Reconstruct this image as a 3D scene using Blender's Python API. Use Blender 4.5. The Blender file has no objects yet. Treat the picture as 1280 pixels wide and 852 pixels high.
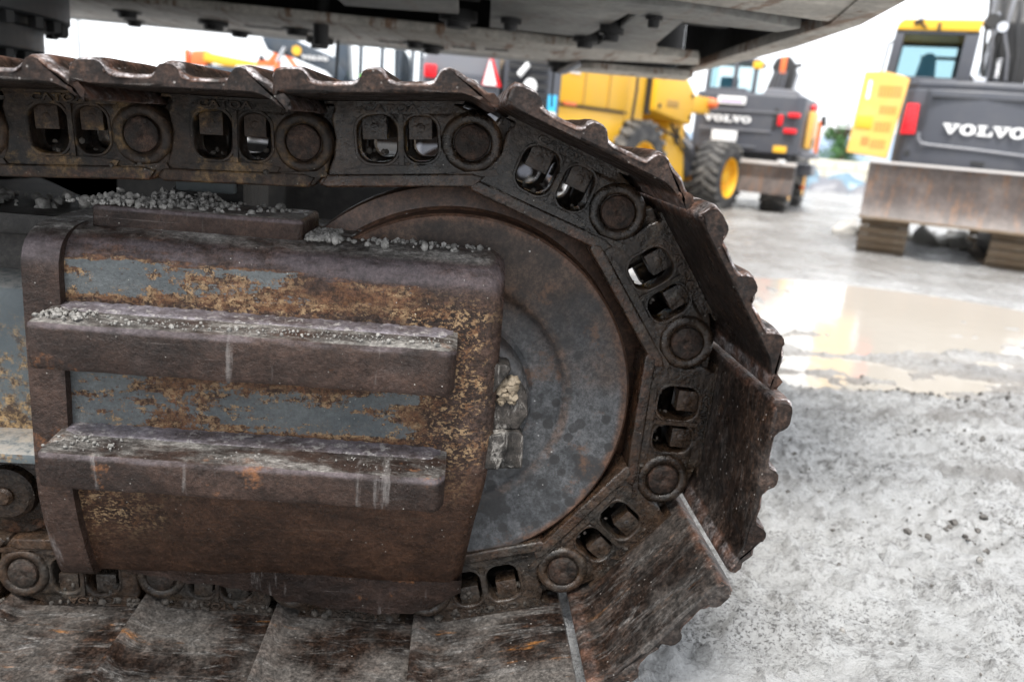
import bpy, bmesh, math, random
import numpy as np
from mathutils import Vector, Matrix
R = math.radians
S = bpy.context.scene
COL = S.collection
random.seed(7)
rng = np.random.default_rng(7)

# ------------------------------------------------------------------ camera, sky, sun, exposure
cam_d = bpy.data.cameras.new('camera')
cam = bpy.data.objects.new('camera', cam_d)
COL.objects.link(cam)
cam_d.sensor_width = 36.0
cam_d.lens = 28.125
cam_d.clip_start = 0.02
cam_d.clip_end = 2000
PITCH, YAW, ROLL = 14.731, 4.492, 5.0
cam.matrix_world = (Matrix.Rotation(R(-YAW), 4, 'Z') @ Matrix.Rotation(R(90 - PITCH), 4, 'X') @ Matrix.Rotation(R(ROLL), 4, 'Z'))
cam_d.dof.use_dof = True
cam_d.dof.focus_distance = 1.08
cam_d.dof.aperture_fstop = 3.6
cam_d.dof.aperture_blades = 9
S.camera = cam

SUN_EL, SUN_AZ = 62.0, 200.0        # azimuth clockwise from +Y (north)
W = bpy.data.worlds.new('World')
S.world = W
W.use_nodes = True
nt = W.node_tree
nt.nodes.clear()
sky = nt.nodes.new('ShaderNodeTexSky')
sky.sky_type = 'NISHITA'
sky.sun_disc = False
sky.sun_elevation = R(SUN_EL)
sky.sun_rotation = R(SUN_AZ)
sky.air_density = 1.0
sky.dust_density = 1.0
hs = nt.nodes.new('ShaderNodeHueSaturation')
hs.inputs['Saturation'].default_value = 0.22      # overcast: the blue is washed out by cloud
bg = nt.nodes.new('ShaderNodeBackground')
bg.inputs['Strength'].default_value = 0.15
wo = nt.nodes.new('ShaderNodeOutputWorld')
nt.links.new(sky.outputs[0], hs.inputs['Color'])
cl = nt.nodes.new('ShaderNodeMix')                 # a closed, even cloud deck in front of the clear sky
cl.data_type = 'RGBA'
cl.inputs[0].default_value = 0.85
cl.inputs[7].default_value = (3.3, 3.42, 3.6, 1.0)
nt.links.new(hs.outputs[0], cl.inputs[6])
nt.links.new(cl.outputs[2], bg.inputs['Color'])
nt.links.new(bg.outputs[0], wo.inputs['Surface'])
sun_d = bpy.data.lights.new('sun', 'SUN')
sun_d.energy = 1.5
sun_d.angle = R(20)
sun_d.color = (1.0, 0.96, 0.9)
sun = bpy.data.objects.new('sun', sun_d)
COL.objects.link(sun)
az, el = R(SUN_AZ), R(SUN_EL)
sdir = Vector((math.sin(az) * math.cos(el), math.cos(az) * math.cos(el), math.sin(el)))
sun.rotation_euler = (-sdir).to_track_quat('-Z', 'Y').to_euler()
S.view_settings.view_transform = 'Standard'
S.view_settings.look = 'None'
S.view_settings.exposure = 1.9
S.view_settings.gamma = 1.0
S.render.engine = 'CYCLES'
S.cycles.max_bounces = 8

# ------------------------------------------------------------------ material helpers
class G:
    def __init__(s, name):
        s.m = bpy.data.materials.new(name)
        s.m.use_nodes = True
        s.t = s.m.node_tree
        s.t.nodes.clear()
        s.o = s.n('OutputMaterial')
        s.b = s.n('BsdfPrincipled')
        s.l(s.b.outputs[0], s.o.inputs['Surface'])
        s.tc = s.n('TexCoord')
        s.P = s.tc.outputs['Object']
        s._g = None
    def n(s, k, **kw):
        x = s.t.nodes.new('ShaderNode' + k)
        for a, v in kw.items():
            setattr(x, a, v)
        return x
    def l(s, a, b):
        s.t.links.new(a, b)
    def put(s, sock, v):
        if isinstance(v, bpy.types.NodeSocket):
            s.l(v, sock)
        elif isinstance(v, (tuple, list)):
            sock.default_value = tuple(v) + ((1.0,) if len(v) == 3 and len(sock.default_value) == 4 else ())
        else:
            sock.default_value = v
    def rnd(s):      # per-object shifted coordinates so shared meshes do not repeat
        oi = s.n('ObjectInfo')
        c = s.n('VectorMath', operation='MULTIPLY_ADD')
        cb = s.n('CombineXYZ')
        for i in range(3):
            s.l(oi.outputs['Random'], cb.inputs[i])
        s.l(cb.outputs[0], c.inputs[0])
        c.inputs[1].default_value = (37.0, 17.0, 53.0)
        s.l(s.P, c.inputs[2])
        s.P = c.outputs[0]
    def scale(s, v):
        c = s.n('VectorMath', operation='MULTIPLY')
        s.l(s.P, c.inputs[0])
        c.inputs[1].default_value = v
        return c.outputs[0]
    def noise(s, sc, det=5, rough=0.6, st=None, dist=0.0, p=None):
        x = s.n('TexNoise')
        x.inputs['Scale'].default_value = sc
        x.inputs['Detail'].default_value = det
        x.inputs['Roughness'].default_value = rough
        x.inputs['Distortion'].default_value = dist
        s.l(p or (s.scale(st) if st else s.P), x.inputs['Vector'])
        return x.outputs[0]
    def vor(s, sc, st=None, feat='F1'):
        x = s.n('TexVoronoi', feature=feat)
        x.inputs['Scale'].default_value = sc
        s.l(s.scale(st) if st else s.P, x.inputs['Vector'])
        return x.outputs['Distance']
    def ramp(s, f, a, b, lo=0.0, hi=1.0):
        x = s.n('MapRange', interpolation_type='SMOOTHSTEP')
        s.put(x.inputs['Value'], f)
        for k, v in (('From Min', a), ('From Max', b), ('To Min', lo), ('To Max', hi)):
            s.put(x.inputs[k], v)
        return x.outputs[0]
    def mth(s, op, a, b=0.0, clamp=False):
        x = s.n('Math', operation=op, use_clamp=clamp)
        s.put(x.inputs[0], a)
        s.put(x.inputs[1], b)
        return x.outputs[0]
    def mul(s, *a):
        r = a[0]
        for q in a[1:]:
            r = s.mth('MULTIPLY', r, q)
        return r
    def add(s, a, b):
        return s.mth('ADD', a, b, True)
    def inv(s, a):
        return s.mth('SUBTRACT', 1.0, a)
    def mix(s, f, a, b):
        x = s.n('Mix', data_type='RGBA')
        s.put(x.inputs['Factor'], f)
        s.put(x.inputs['A'] if False else x.inputs[6], a)
        s.put(x.inputs[7], b)
        return x.outputs[2]
    def fmix(s, f, a, b):
        x = s.n('Mix', data_type='FLOAT')
        s.put(x.inputs[0], f)
        s.put(x.inputs[2], a)
        s.put(x.inputs[3], b)
        return x.outputs[0]
    def attr(s, name, kind='GEOMETRY'):
        x = s.n('Attribute', attribute_type=kind, attribute_name=name)
        return x.outputs['Fac']
    def xyz(s, src=None):
        x = s.n('SeparateXYZ')
        s.l(src or s.P, x.inputs[0])
        return x.outputs
    def up(s):
        g = s.n('NewGeometry')
        return s.xyz(g.outputs['Normal'])[2]
    def bump(s, h, d=0.002, st=1.0, nrm=None):
        x = s.n('Bump')
        x.inputs['Strength'].default_value = st
        x.inputs['Distance'].default_value = d
        s.put(x.inputs['Height'], h)
        if nrm:
            s.l(nrm, x.inputs['Normal'])
        return x.outputs[0]
    def grain(s, c, amt=1.0, sc=1.0):
        f = s.mul(s.ramp(s.noise(190 * sc, 6, 0.8), 0.36, 0.64, 1 - 0.5 * amt, 1 + 0.55 * amt), s.ramp(s.noise(55 * sc, 6, 0.75), 0.34, 0.66, 1 - 0.4 * amt, 1 + 0.4 * amt))
        x = s.n('VectorMath', operation='SCALE')
        s.put(x.inputs[0], c)
        s.l(f, x.inputs['Scale'])
        return x.outputs[0]
    def done(s, col, rough=0.5, metal=0.0, nrm=None, spec=0.5):
        s.put(s.b.inputs['Base Color'], col)
        s.put(s.b.inputs['Roughness'], rough)
        s.put(s.b.inputs['Metallic'], metal)
        s.put(s.b.inputs['Specular IOR Level'], spec)
        if nrm is not None:
            s.l(nrm, s.b.inputs['Normal'])
        return s.m

def paint(name, col, rough=0.4, dirt=0.25, dirtcol=(0.22, 0.19, 0.15), metal=0.0, sc=3.0):
    g = G(name)
    n1 = g.noise(sc, 6, 0.65)
    f = g.mul(g.ramp(n1, 0.42, 0.75), dirt)
    c = g.mix(f, col, dirtcol)
    n2 = g.noise(sc * 9, 4)
    r = g.fmix(n2, rough * 0.75, min(1.0, rough * 1.4))
    return g.done(c, r, metal, g.bump(n2, 0.002, 0.15))

def mat_shoe():
    g = G('worn_track_shoe_steel')
    x0 = g.P
    wear = g.attr('wear')
    mud = g.attr('mud', 'OBJECT')
    wear = g.mul(wear, g.inv(g.mul(mud, 0.75)))
    g.rnd()
    n = g.noise(9, 7, 0.65)
    nf = g.noise(70, 5, 0.7)
    st = g.noise(5, 6, 0.7, (1.0, 9.0, 4.0))       # streaks run along the shoe's travel
    st2 = g.noise(12, 7, 0.72, (9.0, 1.0, 4.0))
    c = g.mix(g.ramp(n, 0.35, 0.68), (0.0075, 0.0050, 0.0040), (0.021, 0.0125, 0.0088))
    c = g.mix(g.mul(g.ramp(st2, 0.5, 0.68), 0.7), c, (0.011, 0.009, 0.0085))
    c = g.mix(g.mul(g.ramp(st, 0.56, 0.72), g.ramp(nf, 0.4, 0.6), 0.6), c, (0.085, 0.042, 0.023))
    c = g.grain(c, 0.65)
    # thin dried white mud: flecks everywhere, long smears on the muddy shoes
    fl = g.mul(g.ramp(g.vor(95), 0.16, 0.06), g.ramp(g.noise(17, 3), 0.5, 0.62))
    c = g.mix(g.mul(fl, 0.55), c, (0.42, 0.40, 0.38))
    sm = g.ramp(g.noise(8, 9, 0.8, (1.0, 4.2, 1.0), 1.2), 0.5, 0.64)
    sm2 = g.ramp(g.noise(26, 7, 0.8, (1.0, 3.0, 1.0), 0.4), 0.48, 0.64)
    mm = g.mul(g.add(g.mul(sm, sm2), g.mul(sm, 0.22)), mud)
    c = g.mix(g.mul(g.ramp(g.noise(6, 5), 0.4, 0.6), mud, 0.8), c, (0.085, 0.078, 0.072))
    c = g.mix(g.mul(mm, 0.9), c, (0.26, 0.25, 0.24))
    og = g.mul(g.ramp(g.noise(10, 6, 0.7, (0.7, 3, 1)), 0.62, 0.74), mud, 0.8)
    c = g.mix(og, c, (0.20, 0.085, 0.022))
    w = g.mul(g.ramp(wear, 0.25, 0.95), g.ramp(g.noise(45, 6, 0.75), 0.38, 0.62))
    c = g.mix(w, c, g.grain((0.38, 0.355, 0.36), 0.6))
    wr = g.mul(g.ramp(wear, 0.05, 0.4), g.inv(w), 0.85)
    c = g.mix(g.mul(wr, g.ramp(g.noise(30, 4), 0.35, 0.7)), g.grain(c), g.grain((0.100, 0.050, 0.033), 0.8))
    r = g.fmix(g.ramp(g.noise(26, 6, 0.7), 0.35, 0.65), 0.25, 0.6)
    r = g.fmix(mm, r, 0.75)
    h = g.mth('ADD', g.mul(nf, 0.45), g.mth('ADD', g.mul(n, 0.6), g.mul(mm, 0.5)))
    return g.done(c, r, g.mul(w, 0.35), g.bump(h, 0.0035, 0.9), 0.25)

def mat_link():
    g = G('greasy_cast_link_steel')
    z = g.xyz()[2]
    rust = g.attr('rust', 'OBJECT')
    wetl = g.attr('wet', 'OBJECT')
    oi_ = g.n('ObjectInfo').outputs['Random']
    g.rnd()
    n = g.noise(14, 7, 0.65)
    nf = g.noise(80, 5, 0.7)
    c = g.mix(g.ramp(n, 0.35, 0.7), (0.0045, 0.0035, 0.0028), (0.018, 0.0125, 0.0090))
    rail = g.ramp(z, -0.040, -0.054)
    c = g.mix(g.mul(rail, g.ramp(g.noise(30, 6, 0.7), 0.42, 0.62), 0.85), c, (0.060, 0.028, 0.016))
    pt = g.mul(g.ramp(g.noise(24, 6, 0.7), 0.5, 0.66), rust)
    c = g.mix(g.mul(pt, 0.9), c, (0.115, 0.070, 0.029))
    c = g.mix(g.mul(g.ramp(g.noise(34, 5, 0.7), 0.56, 0.68), 0.5), c, (0.060, 0.052, 0.041))
    c = g.grain(c)
    mudl = g.attr('mud', 'OBJECT')
    c = g.mix(g.mul(mudl, g.ramp(g.noise(18, 7, 0.75), 0.36, 0.6), 0.8), c, g.grain((0.032, 0.028, 0.024), 0.8))
    fl = g.mul(g.ramp(g.vor(120), 0.14, 0.05), g.ramp(g.noise(21, 3), 0.52, 0.62))
    c = g.mix(g.mul(fl, 0.6), c, (0.36, 0.34, 0.30))
    r = g.fmix(g.ramp(g.noise(34, 6, 0.7), 0.38, 0.62), 0.16, 0.55)
    r = g.fmix(rust, r, g.fmix(0.5, r, 0.65))
    r = g.fmix(wetl, r, g.fmix(g.ramp(g.noise(20, 5, 0.65), 0.40, 0.62), 0.10, 0.40))
    c = g.mix(g.mul(g.mth('ADD', g.mul(oi_, 0.5), 0.35), g.ramp(g.noise(11, 6, 0.7), 0.38, 0.60)), c, g.grain((0.036, 0.0205, 0.0120), 0.9))
    h = g.mth('ADD', g.mul(nf, 0.35), n)
    return g.done(c, r, 0.0, g.bump(h, 0.006, 1.0), g.fmix(wetl, 0.28, 0.40))

def mat_pin():
    g = G('rusty_pin_steel')
    g.rnd()
    n = g.noise(40, 7, 0.7)
    c = g.mix(g.ramp(n, 0.35, 0.65), (0.012, 0.0095, 0.0080), (0.045, 0.025, 0.017))
    c = g.grain(c)
    mudl = g.attr('mud', 'OBJECT')
    c = g.mix(g.mul(mudl, g.ramp(g.noise(22, 6, 0.75), 0.40, 0.62), 0.8), c, g.grain((0.032, 0.028, 0.024), 0.8))
    return g.done(c, g.fmix(n, 0.3, 0.6), 0.15, g.bump(n, 0.006, 1.0), 0.3)

def mat_idler():
    g = G('idler_wheel_steel')
    n = g.noise(7, 7, 0.65)
    nf = g.noise(60, 6, 0.75)
    p = g.xyz()
    rr = g.mth('SQRT', g.mth('ADD', g.mul(p[0], p[0]), g.mul(p[2], p[2])))
    grey = g.mix(g.ramp(n, 0.3, 0.7), (0.026, 0.028, 0.031), (0.075, 0.077, 0.081))
    brown = g.mix(g.ramp(n, 0.35, 0.65), (0.017, 0.012, 0.010), (0.050, 0.032, 0.023))
    hi = g.mth('ADD', g.mth('MULTIPLY', p[2], 3.2), g.mth('MULTIPLY', n, 1.4))
    c = g.mix(g.ramp(hi, 0.72, 1.25), grey, brown)
    c = g.mix(g.ramp(g.mth('ADD', rr, g.mul(n, 0.02)), 0.262, 0.272), c, (0.062, 0.033, 0.021))
    ring = g.mul(g.ramp(rr, 0.166, 0.172), g.ramp(rr, 0.186, 0.178), g.ramp(nf, 0.35, 0.6))
    c = g.mix(g.mul(ring, 0.55), c, (0.085, 0.050, 0.033))
    c = g.grain(c, 0.9)
    s1 = g.ramp(g.mth('ADD', g.vor(15), g.mul(nf, 0.22)), 0.50, 0.43)
    s2 = g.ramp(g.mth('ADD', g.vor(36), g.mul(nf, 0.25)), 0.47, 0.39)
    sp = g.mul(g.mth('MAXIMUM', s1, s2), g.ramp(g.noise(5, 3), 0.40, 0.48), g.ramp(hi, 1.2, 0.8))
    c = g.mix(g.mul(sp, 0.8), c, (0.016, 0.0155, 0.016))
    fl = g.mul(g.ramp(g.vor(70), 0.13, 0.06), g.ramp(g.noise(12, 3), 0.52, 0.6))
    c = g.mix(g.mul(fl, 0.7), c, (0.45, 0.45, 0.45))
    rs = g.mul(g.ramp(g.noise(16, 7, 0.75), 0.56, 0.68), 0.7)
    c = g.mix(rs, c, (0.12, 0.062, 0.035))
    return g.done(c, g.fmix(nf, 0.3, 0.65), 0.1, g.bump(g.mth('ADD', n, g.mul(nf, 0.4)), 0.002, 0.5))

def mat_guard(kind):
    g = G('guard_' + kind)
    p = g.xyz()
    n = g.noise(6, 7, 0.65, (1, 1, 1.6))
    nf = g.noise(38, 8, 0.75)
    sc = g.noise(9, 7, 0.7, (0.45, 1, 2.6), 0.3)
    # worn brown steel
    brown = g.mix(g.ramp(n, 0.32, 0.68), (0.012, 0.0072, 0.0056), (0.052, 0.0310, 0.0235))
    brown = g.mix(g.mul(g.ramp(g.noise(22, 6, 0.7), 0.5, 0.7), 0.5), brown, (0.040, 0.029, 0.026))
    brown = g.grain(brown, 1.0 if kind == 'plate' else 0.6)
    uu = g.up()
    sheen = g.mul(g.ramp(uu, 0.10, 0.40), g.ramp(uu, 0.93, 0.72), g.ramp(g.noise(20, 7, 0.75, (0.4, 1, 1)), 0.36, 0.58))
    brown = g.mix(g.mul(sheen, 0.55), brown, g.grain((0.135, 0.115, 0.125), 0.5))  # lilac sky sheen painted into the colour of worn edges turned upward
    c = brown
    rough = g.fmix(g.ramp(g.noise(24, 6, 0.7), 0.35, 0.65), 0.24, 0.55)
    if kind == 'plate':
        zz = g.mth('ADD', p[2], g.mth('MULTIPLY', g.mth('SUBTRACT', sc, 0.5), 0.04))
        low_ = g.ramp(zz, -0.44, -0.50)
        warm = g.grain(g.mix(g.ramp(n, 0.32, 0.68), (0.020, 0.0100, 0.0062), (0.060, 0.0300, 0.0180)), 0.7)
        scr2 = g.mul(g.ramp(g.noise(18, 8, 0.85, (0.25, 1, 6.0)), 0.58, 0.66), 0.5)
        warm = g.mix(scr2, warm, (0.115, 0.075, 0.052))
        c = g.mix(low_, c, warm)
        # grey-blue paint survives in two bands of the face; it flakes off with a thin bright rust rim round each flake
        m1 = g.mul(g.ramp(zz, -0.262, -0.240), g.ramp(zz, -0.196, -0.208))
        m2 = g.mul(g.ramp(zz, -0.436, -0.414), g.ramp(zz, -0.29, -0.31))
        F = g.mth('ADD', g.mul(g.noise(75, 9, 0.8), 0.46), g.mul(sc, 0.64))
        xr = g.mth('ADD', p[0], g.mth('MULTIPLY', g.mth('SUBTRACT', nf, 0.5), 0.16))
        xr2 = g.mth('ADD', p[0], g.mth('MULTIPLY', g.mth('SUBTRACT', sc, 0.5), 0.5))
        end = g.mth('ADD', g.mul(g.ramp(xr, -0.06, 0.02), 0.25), 0.0)
        F1 = g.mth('ADD', g.mth('ADD', F, end), g.mth('ADD', g.mul(g.inv(m1), 0.30), g.ramp(xr2, -0.48, 0.0, -0.005, 0.075)))
        F2 = g.mth('ADD', g.mth('ADD', F, end), g.mth('ADD', g.mul(g.inv(m2), 0.30), g.ramp(xr2, -0.45, 0.0, -0.035, 0.035)))
        FF = g.mth('MINIMUM', F1, F2)
        paintm = g.ramp(FF, 0.566, 0.556)
        rim = g.mul(g.ramp(FF, 0.556, 0.566), g.ramp(FF, 0.68, 0.585))
        pc = g.grain(g.mix(g.ramp(n, 0.35, 0.65), (0.078, 0.088, 0.093), (0.115, 0.124, 0.126)), 0.3)
        rustc = g.grain(g.mix(g.ramp(nf, 0.4, 0.62), (0.040, 0.021, 0.013), (0.115, 0.052, 0.025)), 1.0)
        c = g.mix(g.mul(g.ramp(FF, 0.78, 0.64), 0.85), c, rustc)
        c = g.mix(paintm, c, pc)
        edge = g.mul(g.ramp(xr, -0.06, -0.02), g.ramp(xr, 0.055, 0.03), g.ramp(p[2], -0.49, -0.43), g.ramp(p[2], -0.20, -0.25))
        edge = g.mth('MAXIMUM', edge, g.mul(g.ramp(g.mth('ADD', xr, g.mul(n, 0.2)), -0.25, -0.40), g.ramp(zz, -0.63, -0.55), g.ramp(zz, -0.46, -0.50)))
        edge = g.mth('MAXIMUM', edge, g.mul(g.ramp(zz, -0.262, -0.250), g.ramp(zz, -0.222, -0.240), g.ramp(g.noise(7, 4), 0.36, 0.6)))
        edge = g.mth('MAXIMUM', edge, g.mul(g.ramp(zz, -0.53, -0.50), g.ramp(zz, -0.47, -0.49), g.ramp(g.noise(5, 3), 0.42, 0.6), 0.6))
        edge = g.mth('MAXIMUM', edge, g.mul(g.ramp(zz, -0.432, -0.424), g.ramp(zz, -0.395, -0.415), 0.8))
        sp = g.ramp(g.mth('ADD', g.mul(g.noise(230, 4, 0.7, (0.8, 1, 1.2)), 0.62), g.mul(g.noise(64, 7, 0.8), 0.42)), 0.525, 0.56)
        gold = g.mth('MAXIMUM', g.mul(edge, sp), g.mul(rim, g.ramp(g.noise(140, 5, 0.78), 0.47, 0.55)))
        gold = g.mul(gold, g.inv(g.mul(paintm, 0.85)))
        c = g.mix(g.mul(gold, 0.95), c, g.mix(g.ramp(g.noise(75, 5, 0.7), 0.38, 0.64), (0.120, 0.056, 0.027), (0.34, 0.232, 0.130)))
        rough = g.fmix(paintm, rough, 0.45)
        rough = g.fmix(edge, rough, 0.65)
    else:
        c = g.mix(g.mul(g.ramp(g.noise(9, 6, 0.7), 0.60, 0.68), g.ramp(nf, 0.4, 0.55), 0.8), c, (0.20, 0.085, 0.035))
        dr = g.mul(g.ramp(g.noise(30, 5, 0.7, (1.0, 0.15, 0.12)), 0.60, 0.70), 0.28)
        c = g.mix(dr, c, (0.34, 0.32, 0.31))
        scr = g.mul(g.ramp(g.noise(22, 8, 0.85, (0.2, 1, 7.0)), 0.60, 0.66), 0.4)
        c = g.mix(scr, c, (0.20, 0.17, 0.16))
    # pale dried slurry lies on whatever faces up
    u = g.up()
    dm = g.mul(g.ramp(u, 0.80, 0.97), g.ramp(g.noise(16, 8, 0.75, (0.5, 1, 1)), 0.40, 0.60))
    c = g.mix(g.mul(dm, 0.75), c, g.grain((0.25, 0.24, 0.225), 0.9))
    run = g.mul(g.ramp(g.noise(11, 6, 0.7, (1.4, 0.4, 0.3), 0.5), 0.66, 0.72), g.ramp(p[2], -0.27, -0.19), 0.6)
    c = g.mix(run, c, (0.36, 0.34, 0.32))
    fl = g.mul(g.ramp(g.vor(90), 0.10, 0.045), g.ramp(g.noise(14, 3), 0.5, 0.6))
    c = g.mix(g.mul(fl, 0.75), c, (0.5, 0.48, 0.44))
    rough = g.fmix(dm, rough, 0.8)
    h = g.mth('ADD', g.mul(nf, 0.7), g.mth('ADD', g.mul(n, 0.6), g.mth('ADD', g.mul(dm, 0.5), g.mul(g.noise(150, 5, 0.75), 0.35))))
    return g.done(c, rough, 0.0, g.bump(h, 0.006, 1.0), 0.28)

def mat_smear():
    g = G('steel_smeared_with_pale_mud')
    n = g.noise(26, 8, 0.75, (2.2, 1, 0.7), 0.8)
    c = g.mix(g.ramp(g.noise(30, 6, 0.7), 0.35, 0.65), (0.014, 0.013, 0.012), (0.060, 0.052, 0.046))
    c = g.mix(g.mul(g.ramp(n, 0.535, 0.62), 0.7), c, (0.26, 0.245, 0.225))
    return g.done(g.grain(c, 0.7), 0.45, 0.0, g.bump(n, 0.006, 1.0), 0.35)

def mat_weld():
    g = G('worn_lilac_steel')
    n = g.noise(12, 8, 0.75, (0.5, 1, 1))
    c = g.mix(g.ramp(n, 0.36, 0.62), (0.050, 0.038, 0.036), (0.140, 0.128, 0.144))
    c = g.grain(c, 0.7)
    c = g.mix(g.mul(g.ramp(g.noise(70, 6, 0.75), 0.54, 0.62), 0.7), c, (0.36, 0.345, 0.33))
    return g.done(c, 0.38, 0.0, g.bump(g.noise(90, 5, 0.7), 0.003, 0.8), 0.4)

def mat_frame_dark():
    g = G('dirty_dark_frame')
    n = g.noise(8, 8, 0.7)
    nf = g.noise(55, 6, 0.75)
    c = g.mix(g.ramp(n, 0.35, 0.7), (0.008, 0.007, 0.0065), (0.030, 0.026, 0.022))
    dm = g.mul(g.ramp(g.up(), 0.5, 0.9), g.ramp(nf, 0.5, 0.66), g.ramp(n, 0.4, 0.6))
    c = g.mix(g.mul(dm, 0.5), g.grain(c, 0.9, 0.6), (0.13, 0.12, 0.105))
    return g.done(c, 0.6, 0.0, g.bump(g.mth('ADD', n, g.mul(nf, 0.5)), 0.006, 0.8))

def mat_frame_side():
    g = G('frame_side_grey_paint_rust')
    p = g.xyz()
    n = g.noise(7, 8, 0.7)
    nf = g.noise(60, 7, 0.78)
    c = g.mix(g.ramp(n, 0.3, 0.7), (0.075, 0.092, 0.100), (0.125, 0.145, 0.150))
    m = g.ramp(g.mth('ADD', g.mul(nf, 0.5), g.mul(n, 0.6)), 0.50, 0.60)
    m = g.mul(m, g.ramp(p[2], -0.28, -0.36))
    rc = g.mix(g.ramp(g.noise(70, 7, 0.8), 0.42, 0.62), (0.045, 0.025, 0.015), (0.40, 0.265, 0.125))
    c = g.mix(m, c, rc)
    dm = g.mul(g.ramp(g.up(), 0.4, 0.8), g.ramp(nf, 0.35, 0.55))
    c = g.mix(g.mul(dm, 0.8), c, (0.30, 0.29, 0.27))
    return g.done(c, 0.5, 0.0, g.bump(nf, 0.003, 0.6))

def mat_underside(name, a, b, rust=0.2):
    g = G(name)
    n = g.noise(2.2, 8, 0.65)
    nf = g.noise(26, 6, 0.75)
    st = g.noise(3, 7, 0.7, (5.0, 0.6, 1.0))
    c = g.mix(g.ramp(n, 0.3, 0.7), a, b)
    c = g.mix(g.mul(g.ramp(g.mth('ADD', st, g.mul(g.mth('SUBTRACT', nf, 0.5), 0.3)), 0.52, 0.62), rust), c, (0.21, 0.105, 0.05))
    c = g.mix(g.mul(g.ramp(nf, 0.55, 0.72), 0.3), c, tuple(0.35 * q for q in a))
    c = g.grain(c, 0.35, 0.2)
    return g.done(c, g.fmix(nf, 0.4, 0.65), 0.0, g.bump(g.mth('ADD', n, g.mul(nf, 0.4)), 0.004, 0.5))

def mat_ground():
    g = G('wet_limestone_mud')
    h = g.attr('height')
    pud = g.attr('wet')
    n = g.noise(1.3, 8, 0.65)
    nm = g.noise(6, 8, 0.7)
    nf = g.noise(42, 7, 0.75)
    nff = g.noise(95, 5, 0.75)
    c = g.mix(g.ramp(n, 0.3, 0.7), (0.43, 0.43, 0.425), (0.57, 0.575, 0.575))
    c = g.mix(g.mul(g.ramp(nm, 0.42, 0.68), 0.45), c, (0.64, 0.645, 0.645))
    gr = g.mul(g.ramp(nf, 0.50, 0.60), g.ramp(g.noise(4, 7, 0.7, (0.6, 1.5, 1)), 0.44, 0.60), 0.8)
    c = g.mix(gr, c, (0.15, 0.145, 0.138))
    spk = g.noise(170, 4, 0.75, (0.8, 1.15, 1))
    gate = g.noise(2.4, 7, 0.7, (0.6, 1.6, 1))
    gr2 = g.mul(g.ramp(g.mth('ADD', g.mul(spk, 0.7), g.mul(nff, 0.3)), 0.515, 0.565), g.ramp(gate, 0.38, 0.58), 0.9)
    c = g.mix(gr2, c, (0.10, 0.097, 0.094))  # dark gravel specks, also painting in the shade of fine bumps
    stre = g.mul(g.ramp(g.noise(1.6, 7, 0.7, (0.5, 1.7, 1)), 0.54, 0.66), g.ramp(nf, 0.35, 0.6), 0.6)
    c = g.mix(stre, c, (0.21, 0.20, 0.19))
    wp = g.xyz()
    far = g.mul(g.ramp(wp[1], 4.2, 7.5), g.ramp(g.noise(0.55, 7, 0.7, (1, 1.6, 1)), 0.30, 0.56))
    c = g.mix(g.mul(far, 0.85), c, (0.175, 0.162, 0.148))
    mid = g.mul(g.ramp(g.noise(1.1, 9, 0.74, (0.55, 2.0, 1), 0.4), 0.50, 0.60), 0.75)
    c = g.mix(mid, c, (0.26, 0.25, 0.24))
    clod = g.mul(g.ramp(h, 0.35, 0.85), g.ramp(nf, 0.38, 0.6), 0.85)
    c = g.mix(clod, c, (0.12, 0.112, 0.10))
    c = g.mix(g.mul(pud, 0.75), c, (0.34, 0.29, 0.235))
    wet = g.ramp(g.noise(2.4, 6, 0.65), 0.38, 0.56)
    r = g.fmix(wet, 0.55, 0.18)
    r = g.fmix(pud, r, 0.2)
    hh = g.mth('ADD', g.mul(nf, 0.7), g.mth('ADD', g.mul(nff, 0.3), nm))
    return g.done(c, r, 0.0, g.bump(hh, 0.03, 1.0))

def mat_water():
    g = G('muddy_puddle_water')
    n = g.noise(14, 4, 0.5)
    return g.done((0.40, 0.365, 0.315), 0.07, 0.0, g.bump(n, 0.004, 0.35), 0.5)

def mat_glass(name, col, alpha_rough=0.05):
    g = G(name)
    g.b.inputs['Transmission Weight'].default_value = 1.0
    g.b.inputs['IOR'].default_value = 1.05
    return g.done(col, alpha_rough)

def mat_crumb(name, a, b):
    g = G(name)
    n = g.noise(90, 5, 0.7)
    return g.done(g.mix(g.ramp(n, 0.35, 0.65), a, b), 0.75, 0.0, g.bump(n, 0.002, 0.6))

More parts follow.
